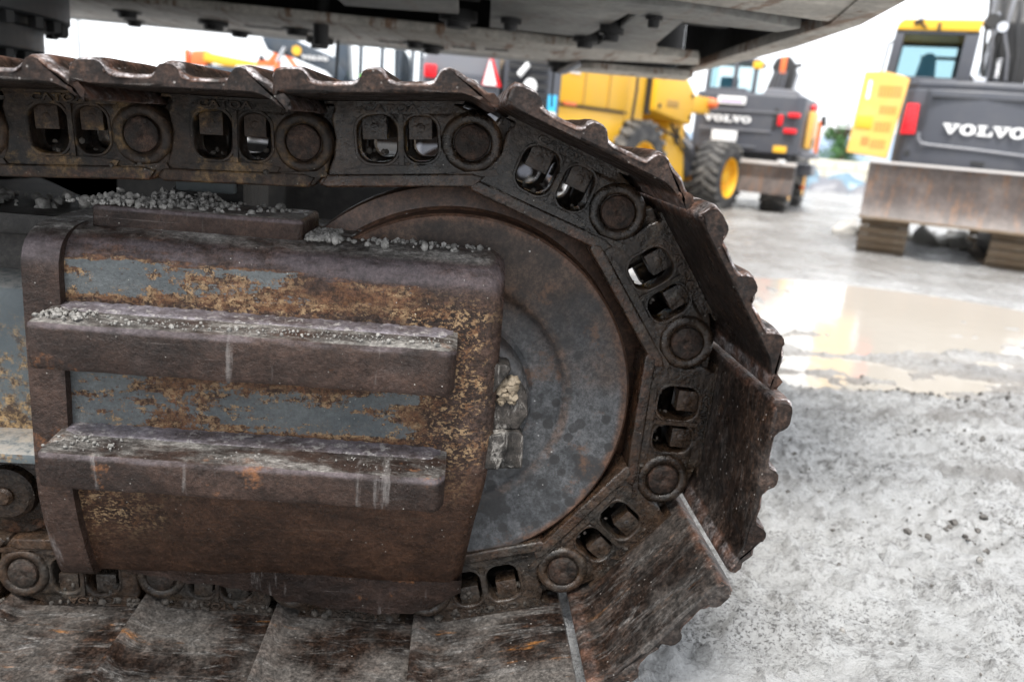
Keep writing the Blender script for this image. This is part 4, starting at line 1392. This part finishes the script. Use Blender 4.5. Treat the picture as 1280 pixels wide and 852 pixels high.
MB().tube([(-.16, .5, 1.95), (-.12, .5, 2.2)], .025).obj('hydraulic_ram', M['silver'], bm_)
for k in range(4):
    MB().tube([(-.52 + .06 * k, .43, 1.94), (-.50 + .06 * k, .42, 2.1), (-.47 + .055 * k, .43, 2.22)], .014).obj('hose', M['charlight'], bm_)
m = MB()
m.prism([(-.12, .80), (-.15, .76), (-.06, .55), (-.12, .30), (-.04, .30), (.02, .55), (-.06, .80)], -.95, .12, 'x')
bld = m.obj('dozer_blade', M['blade'], we, .01)
MB().box(-.96, .14, -.16, -.10, .755, .815).obj('blade_edge', M['bladeedge'], bld, .01)
MB().lathe([(0, 0), (.06, .0), (.06, .05), (0, .05)], (-.10, -.12, .80), 12, 'z').obj('blade_pin', M['white'], bld)
for y in (.55, 2.85):
    for x, sgn in ((-.17, 1), (-1.55, -1)):
        w_ = wheel('wheel', we, x, y, .47, .47, .44, 'x', 'yellowp', 18)
        w_.matrix_basis = Matrix.Translation((x, y, .47)) @ Matrix.Rotation(R(90 if sgn > 0 else -90), 4, 'Z')
MB().box(-1.3, -.4, .3, 3.0, .45, .82).obj('chassis', M['dark'], we, .03)
MB().box(.03, .10, 2.3, 2.5, .33, .40).obj('side_reflector', M['orange'], we, .01)
MB().box(-.05, .26, 1.3, 2.2, .60, .80).obj('tool_box', M['charlight'], we, .03)

# ------------------------------------------------------------------ compact crawler excavator on the right
ce = thing('crawler_excavator', 'charcoal compact crawler excavator with yellow cab roof, dozer blade and open yellow panel', 'excavator', (4.506, 8.193, -.95), -28)
def side_cut(zs, x0, x1, y0, y1):
    return None
m = MB()
body = [(-.12, .30), (-.09, .10), (-.02, .02), (.25, -.05), (.60, -.08), (.95, -.05), (1.22, .02), (1.29, .10), (1.32, .30), (1.32, 1.7), (-.12, 1.7)]
m.prism(body, .93, 1.70, 'z')
inner_top = [(x * .98 + .01, y * .98 + .05) for x, y in body]
cw = m.obj('counterweight', M['charcoal'], ce, .03, 3)
m = MB()
m.prism(inner_top, 1.69, 1.79, 'z')
m.obj('engine_cover', M['charcoal'], ce, .06, 4)
MB().prism([(-.085, 1.24), (-.07, 1.545), (.045, 1.545), (.055, 1.25)], -.06, .03).obj('tail_lamp', M['red'], cw, .012)
m = MB()
m.tube([(.085, -.048, 1.27), (.095, -.052, 1.20), (.13, -.058, 1.165), (.20, -.064, 1.155), (.60, -.092, 1.14), (1.10, -.06, 1.115)], .016, 8)
m.obj('trim_line', M['charlight'], cw)
maker_word(cw, .29, 1.03, 1.275, -.088, M['white'], th=.014)
m = MB()
for x in (.10, 1.14):
    m = MB()
    m.box(x - .004, x + .004, -.075, -.02, 1.30, 1.69)
    m.obj('panel_gap', M['dark'], cw)
MB().box(.14, 1.1, -.082, -.03, 1.615, 1.623).obj('panel_gap', M['dark'], cw)
for x in (.02, 1.22):
    MB().lathe([(0, -.02), (.03, -.02), (.034, .02), (0, .02)], (x, .02, 1.06), 14).obj('lifting_eye', M['dark'], cw)
MB().box(.60, .72, -.095, -.06, 1.00, 1.03).obj('tow_slot', M['dark'], cw)
# yellow side door standing open, with grille slots
m = MB()
door = [(-.56, 1.02), (-.16, .985), (-.09, 1.78), (-.16, 1.81), (-.35, 1.845), (-.52, 1.83)]
dm_ = curve_mesh([door, rrect(-.452, 1.66, .035, .19, .016)[::-1]], .05, .008)
mb = MB()
join_mesh(dm_, mb)
dr = link('side_door', mb.mesh('side_door', M['yellowp'], smooth=30), ce, Matrix.Translation((0, .02, 0)))
def slots(x0, x1, z0, z1, nx, nz, mat):
    for i in range(nx):
        for k in range(nz):
            w, h = (x1 - x0) / nx, (z1 - z0) / nz
            MB().box(x0 + i * w + w * .18, x0 + (i + 1) * w - w * .18, -.004, .012, z0 + k * h + h * .1, z0 + (k + 1) * h - h * .1).obj('vent_slot', mat, dr)
slots(-.36, -.14, 1.58, 1.72, 7, 1, M['yellows'])
slots(-.32, -.16, 1.42, 1.52, 5, 1, M['yellows'])
slots(-.34, -.18, 1.24, 1.36, 5, 1, M['yellows'])
slots(-.44, -.36, 1.09, 1.20, 3, 1, M['orange'])
slots(-.35, -.20, 1.07, 1.18, 5, 1, M['yellows'])
MB().box(-.52, -.36, -.012, .01, 1.27, 1.40).obj('latch_recess', M['yellow'], dr, .01)
# cab
cabp = [(-.34, 1.79), (-.305, 2.235), (.455, 2.235), (.40, 1.79)]
cb = MB()
def post(a, b, w, y0, y1, mbx):
    mbx.prism([(a[0] - w, a[1]), (a[0] + w, a[1]), (b[0] + w, b[1]), (b[0] - w, b[1])], y0, y1)
for y0, y1 in ((.36, .42), (1.35, 1.41)):
    post((-.30, 1.78), (-.265, 2.29), .045, y0, y1, cb)
    post((.395, 1.78), (.405, 2.29), .065, y0, y1, cb)
    cb.box(-.33, .45, y0, y1, 1.78, 1.84)
    cb.box(-.30, .45, y0, y1, 2.255, 2.295)
cb.box(-.34, -.30, .42, 1.35, 1.78, 1.84)
cb.box(.41, .45, .42, 1.35, 1.78, 1.84)
cb.box(.41, .45, .42, 1.35, 2.24, 2.295)
cab = cb.obj('cab', M['charcoal'], ce, .008)
m = MB()
m.prism([(-.31, 2.29), (-.30, 2.35), (-.255, 2.395), (.45, 2.405), (.475, 2.39), (.46, 2.29)], .34, 1.42)
m.obj('cab_roof', M['yellow'], cab, .02, 3)
MB().box(-.26, .335, .385, .395, 1.84, 2.255).obj('rear_pane', M['teal'], cab)
MB().box(-.26, .335, 1.375, 1.385, 1.84, 2.255).obj('front_pane', M['teal'], cab)
MB().box(-.325, -.318, .42, 1.35, 1.84, 2.2).obj('side_pane', M['teal'], cab)
MB().prism([(-.06, 1.80), (-.02, 2.06), (.02, 2.12), (.10, 2.12), (.13, 2.06), (.16, 1.80)], .75, .88).obj('seat', M['seat'], cab, .03)
MB().box(-.02, .34, 1.0, 1.06, 2.085, 2.115).obj('sun_blind', M['dark'], cab)
m = MB()
m.box(-.12, -.06, .30, .36, 2.385, 2.43)
m.obj('work_lamp', M['silver'], cab, .008)
m = MB()
m.tube([(-.15, .33, 2.38), (-.13, .32, 2.34), (-.10, .32, 2.37), (-.06, .32, 2.33), (-.03, .33, 2.31)], .012)
m.tube([(-.13, .33, 2.36), (-.09, .33, 2.395)], .02)
m.obj('lamp_bracket', M['dark'], cab)
MB().box(.07, .10, .32, .35, 2.29, 2.365).obj('camera_mount', M['dark'], cab, .005)
m = MB()
m.tube([(-.385, .5, 1.80), (-.355, .5, 2.185), (-.33, .5, 2.19)], .012)
m.obj('grab_rail', M['dark'], ce)
# boom and rams
m = MB()
m.prism([(.75, 1.70), (.74, 2.45), (1.5, 3.45), (3.2, 3.85), (3.25, 3.55), (1.85, 3.05), (1.25, 2.35), (1.2, 1.70)], .62, 1.0, 'x')
boom = m.obj('boom', M['dark'], ce, .03)
m = MB()
m.tube([(.545, .60, 1.80), (.590, .62, 2.22)], .030, 12)
m.tube([(.590, .62, 2.22), (.62, .63, 2.52)], .022, 12)
m.obj('hydraulic_ram', M['silver'], ce)
MB().box(.50, .62, .52, .62, 1.79, 1.88).obj('ram_foot', M['silver'], ce, .015)
MB().lathe([(0, -.03), (.07, -.03), (.075, 0), (.05, .06), (0, .06)], (.44, .55, 1.83), 16, 'z').obj('filler_cap', M['dark'], ce)
for k in range(6):
    x = .50 + .055 * k
    rg2 = random.Random(k)
    MB().tube([(x, .60, 2.72 - .02 * k), (x + .03 * rg2.uniform(-1, 1), .52, 2.50), (x + .04 * rg2.uniform(-1, 1), .50, 2.30), (x + .05 + .03 * rg2.uniform(-1, 1), .55, 2.1), (x + .08, .6, 1.86)], .016 + .006 * rg2.random(), 8).obj('hose', M['charlight' if k in (1, 4) else 'dark'], ce)
m = MB()
m.tube([(.70 + .028 * math.cos(t * .9), .54 + .028 * math.sin(t * .9), 1.86 + .0048 * t) for t in range(44)], .008, 6)
m.obj('coil_spring', M['silver'], ce)
MB().lathe([(0, -.08), (.07, -.08), (.075, .08), (0, .08)], (.56, .56, 2.42), 16).obj('boom_pin', M['dark'], ce)
MB().lathe([(0, -.05), (.05, -.05), (.05, .05), (0, .05)], (.66, .52, 2.36), 14).obj('boom_pin', M['silver'], ce)
# blade
V, F = [], []
bp = [(-.20, .945), (-.17, .84), (-.15, .70), (-.165, .56), (-.215, .43), (-.24, .40)]
for k in range(25):
    x = -.31 + 1.72 * k / 24
    for y, z in bp + [(y + .05, z) for y, z in bp[::-1]]:
        V.append((x, y, z + .006 * math.sin(k * 1.3) * (z > .9)))
n = len(bp) * 2
for k in range(24):
    for i in range(n):
        F.append((k * n + i, k * n + (i + 1) % n, (k + 1) * n + (i + 1) % n, (k + 1) * n + i))
F += [tuple(range(n)), tuple(range(25 * n - 1, 24 * n - 1, -1))]
bld = MB().add(V, F).obj('dozer_blade', M['blade'], ce, smooth=40)
MB().box(-.315, 1.415, -.225, -.145, .935, .962).obj('blade_edge', M['bladeedge'], bld, .006)
MB().box(-.315, 1.415, -.262, -.185, .375, .402).obj('cutting_edge', M['tanbrick'], bld, .004)
MB().box(.25, .85, -.1, .6, .45, .60).obj('blade_arm', M['dark'], bld, .02)
MB().box(.0, 1.1, .3, 1.9, .36, .80).obj('undercarriage', M['dark'], ce, .04)
MB().lathe([(0, .78), (.42, .78), (.42, .95), (0, .95)], (.55, .95, 0), 32, 'z').obj('slewing_ring', M['dark'], ce)
# its two tracks: every shoe a part
tr = .225
pitch_ = .088
run = 1.75
per = 2 * run + 2 * math.pi * tr
nsh = int(per / pitch_)
tsm = MB()
tsm.box(-.235, .235, -.038, .038, -.012, .012)
tsm.box(-.235, .235, -.012, .012, .010, .030)
tshoe = tsm.mesh('track_shoe', M['tanbrick'], .003, 1)
for tx in (-.055, 1.16):
    for k in range(nsh):
        s = k * per / nsh
        if s < run:
            y, z, a = s, 0.0, 180
        elif s < run + math.pi * tr:
            t = (s - run) / tr
            y, z, a = run + tr * math.sin(t), tr - tr * math.cos(t), 180 + math.degrees(t)
        elif s < 2 * run + math.pi * tr:
            y, z, a = run - (s - run - math.pi * tr), 2 * tr, 0
        else:
            t = (s - 2 * run - math.pi * tr) / tr
            y, z, a = -tr * math.sin(t), tr + tr * math.cos(t), math.degrees(t)
        link('track_shoe', tshoe, ce, Matrix.Translation((tx, y + .14, z + .026)) @ Matrix.Rotation(R(a), 4, 'X'))
    MB().prism([(.02, .06), (1.95, .06), (2.05, .25), (1.9, .40), (.1, .40), (.0, .25)], tx - .15, tx + .15, 'x').obj('track_frame', M['dark'], ce, .03)

# ------------------------------------------------------------------ grey machine with warning triangle
gm = thing('grey_loader', 'dark grey machine with louvred side and red-and-white triangle behind the track top', 'loader', (.25, 8.0, -.93), 0)
gm.scale = (.84, .84, .985)
m = MB()
m.prism([(-.84, .5), (-.84, 1.50), (-.78, 1.60), (-.6, 1.655), (.04, 1.63), (.10, .5)], .0, 2.0)
hood = m.obj('hood', M['charlight'], gm, .05, 3)
MB().prism([(-.80, .6), (-.80, 1.44), (.02, 1.42), (.05, .6)], -.03, .1).obj('rear_panel', M['charcoal'], gm, .03)
MB().box(-.80, -.66, -.06, .02, 1.36, 1.48).obj('tail_lamp', M['red'], gm, .015)
MB().box(-.60, -.20, -.05, .0, 1.26, 1.36).obj('white_stripe', M['white'], gm, .01)
m = MB()
m.prism([(-.15, 1.33), (.075, 1.33), (-.065, 1.63)], -.07, -.055)
tri = m.obj('warning_triangle', M['red'], gm)
MB().prism([(-.135, 1.335), (.018, 1.335), (-.073, 1.585)], -.075, -.068).obj('triangle_face', M['white'], tri)
MB().box(.10, .76, .02, 2.0, .5, 1.72).obj('side_cover', M['charcoal'], gm, .03)
for k in range(7):
    z = 1.10 + k * .085
    MB().prism([(.0, z), (-.04, z - .01), (-.04, z + .025), (.0, z + .045)], .14, .60, 'x').obj('louvre', M['dark'], gm)
MB().tube([(.26, -.08, 1.45), (.36, -.08, 1.56)], .03).obj('grab_handle', M['white'], gm)
MB().box(.62, .72, -.006, .03, 1.08, 1.30).obj('blue_sticker', M['blue'], gm, .004)
MB().box(.62, .72, -.008, .02, 1.10, 1.14).obj('sticker_print', M['white'], gm, .002)
MB().lathe([(0, -.05), (.075, -.04), (.08, .02), (0, .02)], (.40, -.02, 1.36), 16).obj('mirror', M['white'], gm)
for y in (.5, 2.6):
    wheel('wheel', gm, -.55, y, .45, .45, .4, 'x', 'charlight', 18)
    wheel('wheel', gm, .45, y, .45, .45, .4, 'x', 'charlight', 18)
MB().box(-.7, .6, .1, 2.9, .35, .6).obj('chassis', M['dark'], gm, .03)

# ------------------------------------------------------------------ dark excavator with lettered boom, glimpsed cab
de = thing('boom_excavator', 'dark blue excavator with white letters on its boom and open glazed cab', 'excavator', (-3.0, 14.0, -.95), 0)
m = MB()
m.prism([(-.42, 2.05), (-.10, 2.22), (.18, 2.05), (.75, 1.86), (.98, 1.62), (.92, 1.40), (.62, 1.62), (.05, 1.80), (-.32, 1.86)], .1, .5)
bo = m.obj('boom', M['carblue'], de, .04)
maker_word(bo, .24, .68, 1.78, .09, M['white'], th=.02)
MB().lathe([(0, -.02), (.075, -.02), (.075, .05), (0, .05)], (.16, .09, 1.90), 20).obj('round_emblem', M['yellow'], bo)
MB().tube([(-.14, .05, 1.70), (-.02, .05, 1.93)], .035).obj('hydraulic_ram', M['silver'], bo)
m = MB()
m.prism([(.72, 1.4), (.76, 2.1), (.95, 2.25), (1.02, 1.4)], .2, .8)
m.obj('boom_foot', M['carblue'], de, .03)
MB().prism([(-.2, .6), (-.2, 1.55), (1.0, 1.55), (2.3, 1.50), (2.3, .6)], .6, 2.6).obj('upper_body', M['carblue'], de, .04)
m = MB()
for x in (1.14, 1.50, 1.80, 2.02, 2.17):
    m.box(x - .035, x + .035, .55, .65, 1.45, 2.55)
m.box(1.0, 2.25, .5, 1.9, 2.5, 2.58)
m.prism([(1.70, 1.5), (1.68, 2.1), (1.80, 2.2), (1.95, 2.0), (2.0, 1.5)], .8, 1.0)
cb = m.obj('cab', M['carblue'], de, .01)
MB().box(1.05, 2.20, .60, .61, 1.5, 2.5).obj('cab_pane', M['clear'], cb)
MB().box(1.15, 1.40, .50, .56, 1.58, 1.64).obj('reflective_band', M['green'], de, .01)
MB().box(-.1, 2.2, .5, 3.0, .0, .55).obj('track', M['dark'], de, .08)

# ------------------------------------------------------------------ orange crane truck further back
ct = thing('crane_truck', 'orange and yellow loading crane folded over a dark truck bed far behind the track', 'truck', (-4.0, 18.0, -.95), 0)
m = MB()
m.prism([(-1.9, 1.70), (-1.85, 1.98), (-1.55, 2.02), (-1.40, 1.86), (-1.55, 1.70)], .2, .5)
m.obj('crane_head', M['orange'], ct, .03)
MB().prism([(-1.60, 1.80), (-1.58, 1.98), (-.42, 1.86), (-.42, 1.74), (-1.2, 1.73)], .15, .45).obj('crane_boom', M['yellow'], ct, .03)
MB().prism([(-.50, 1.74), (-.48, 1.92), (-.10, 1.95), (-.06, 1.80)], .12, .5).obj('crane_joint', M['orange'], ct, .02)
MB().prism([(-.30, 1.86), (-.02, 2.24), (.05, 2.24), (.36, 1.84), (.28, 1.82), (.02, 2.13), (-.16, 1.84)], .1, .4).obj('crane_knuckle', M['orange'], ct, .02)
MB().prism([(-1.98, 1.55), (-1.98, 2.0), (-1.92, 2.0), (-1.92, 1.55)], .15, .4).obj('crane_stop', M['orange'], ct, .01)
MB().prism([(-.9, 1.62), (-.88, 1.76), (-.1, 1.80), (-.1, 1.66)], .02, .12).obj('crane_ram', M['silver'], ct, .01)
MB().box(-.12, -.02, .1, .4, 1.2, 1.95).obj('crane_column', M['orange'], ct, .02)
MB().prism([(.05, 1.3), (.30, 1.86), (.36, 1.84), (.14, 1.3)], .1, .4).obj('crane_column', M['orange'], ct, .02)
MB().prism([(-.44, 1.9), (-.42, 2.04), (-.30, 1.92)], .1, .3).obj('crane_hook', M['dark'], ct, .01)
MB().box(-1.45, -.10, .0, 1.6, 1.15, 1.72).obj('truck_bed', M['carblue'], ct, .03)
MB().box(-1.55, -1.45, .0, .3, 1.55, 1.68).obj('lamp_cluster', M['teal'], ct, .02)
MB().box(-3.2, 1.2, .1, 1.9, .45, 1.15).obj('truck_chassis', M['dark'], ct, .03)
for x in (-2.6, -.2, .8):
    wheel('wheel', ct, x, .1, .45, .45, .3, 'y', 'charlight', 16)

# ------------------------------------------------------------------ far side of the yard
tag(MB().tube([(-9.6, 21.5, -.95), (-9.62, 21.5, 2.0), (-9.6, 21.5, 6.0)], [.07, .05, .035], 10).obj('lamp_post', M['pole']), 'thin grey pole standing against white sky beside the slewing ring', 'pole')

bw = thing('block_wall', 'pale cream block wall at far end of yard behind parked cars', 'wall', (9.5, 26.0, -.95), -14)
for k in range(16):
    for r_ in range(3):
        MB().box(-3.2 + k * .62 + (.31 if r_ % 2 else 0), -3.2 + k * .62 + .60 + (.31 if r_ % 2 else 0), .005 * ((k + r_) % 3), .4, r_ * .30, r_ * .30 + .285).obj('block', M['wall'], bw, .01, 1)
MB().box(-3.1, 6.9, .08, .36, 0, .86).obj('core', M['wall'], bw)

th = thing('tarpaulin_heap', 'low heap of blue-grey tarpaulin sheets in front of the pale block wall', 'heap', (10.6, 23.4, -.95), -12)
M['tarp'] = paint('blue_grey_tarpaulin', (0.12, 0.20, 0.26), 0.35, 0.3, (0.35, 0.40, 0.44), 0.0, 4.0)
for k, (x, y, w_, h_, mt) in enumerate(((-.6, .1, .75, .55, 'tarp'), (.05, -.15, .6, .42, 'charlight'), (.6, .15, .8, .5, 'tarp'), (1.3, 0, .7, .36, 'charlight'), (2.1, .2, .9, .45, 'tarp'))):
    V, F = [], []
    N = 16
    for i in range(N + 1):
        for j in range(N + 1):
            u, v = i / N * 2 - 1, j / N * 2 - 1
            e = max(0, 1 - u * u) * max(0, 1 - v * v)
            V.append((x + u * w_, y + v * .6, h_ * e ** .6 * (.55 + .9 * fbm(np.array([u * 2.2 + k * 9]), np.array([v * 2.2]), 3, 90 + k)[0])))
    for i in range(N):
        for j in range(N):
            a = i * (N + 1) + j
            F.append((a, a + 1, a + N + 2, a + N + 1))
    MB().add(V, F).obj('tarpaulin_sheet', M[mt], th, smooth=40)

tr_ = thing('tree', 'green leafy tree beyond the yard between the two charcoal excavators', 'tree', (14.5, 31.0, -.95), 0)
m = MB()
m.tube([(0, 0, 0), (.05, 0, 1.0), (-.02, .05, 2.0)], [.16, .12, .08], 10)
for a in range(7):
    t = a * .9
    m.tube([(0, 0, 1.0 + .12 * a), (.5 * math.cos(t), .5 * math.sin(t), 1.6 + .14 * a), (.9 * math.cos(t), .9 * math.sin(t), 2.0 + .12 * a)], [.06, .04, .015], 6)
m.obj('trunk', M['bark'], tr_)
V, F = [], []
rg3 = np.random.default_rng(4)
cl = [(rg3.normal(0, .36), rg3.normal(0, .36), rg3.uniform(.7, 2.05), rg3.uniform(.2, .34)) for k in range(34)]
for cx, cy, cz, cr in cl:
    for k in range(120):
        d = rg3.normal(0, 1, 3)
        d /= np.linalg.norm(d)
        p = np.array([cx, cy, cz]) + d * cr * rg3.uniform(.5, 1.05)
        u = rg3.normal(0, 1, 3)
        u /= np.linalg.norm(u)
        w = np.cross(u, d)
        w /= max(1e-6, np.linalg.norm(w))
        s = rg3.uniform(.03, .065)
        o = len(V)
        V += [tuple(p - u * s), tuple(p + w * s * .5), tuple(p + u * s), tuple(p - w * s * .5)]
        F.append((o, o + 1, o + 2, o + 3))
MB().add(V, F).obj('crown', M['leaf'], tr_, smooth=0)

bar = thing('cable_barrier', 'thin pale cable strung on posts in front of the tree', 'barrier', (10.6, 22.6, -.95), -6)
MB().tube([(-1.2, 0, 1.80), (1.2, .0, 1.78), (3.4, 0, 1.79)], .014, 6).obj('cable', M['white'], bar)
for x in (-1.2, 3.4):
    MB().tube([(x, 0, 0), (x, 0, 1.9)], .03, 8).obj('post', M['pole'], bar)

rk = []
for k in range(26):
    rk.append((5.05 + .055 * k + rg.uniform(-.05, .05), 10.3 - .03 * k + rg.uniform(-.25, .25), -.93 + rg.uniform(0, .05), rg.uniform(.06, .17)))
tag(lumps(rk, 'rubble_heap', M['rock'], 44, None, 2), kind='stuff')
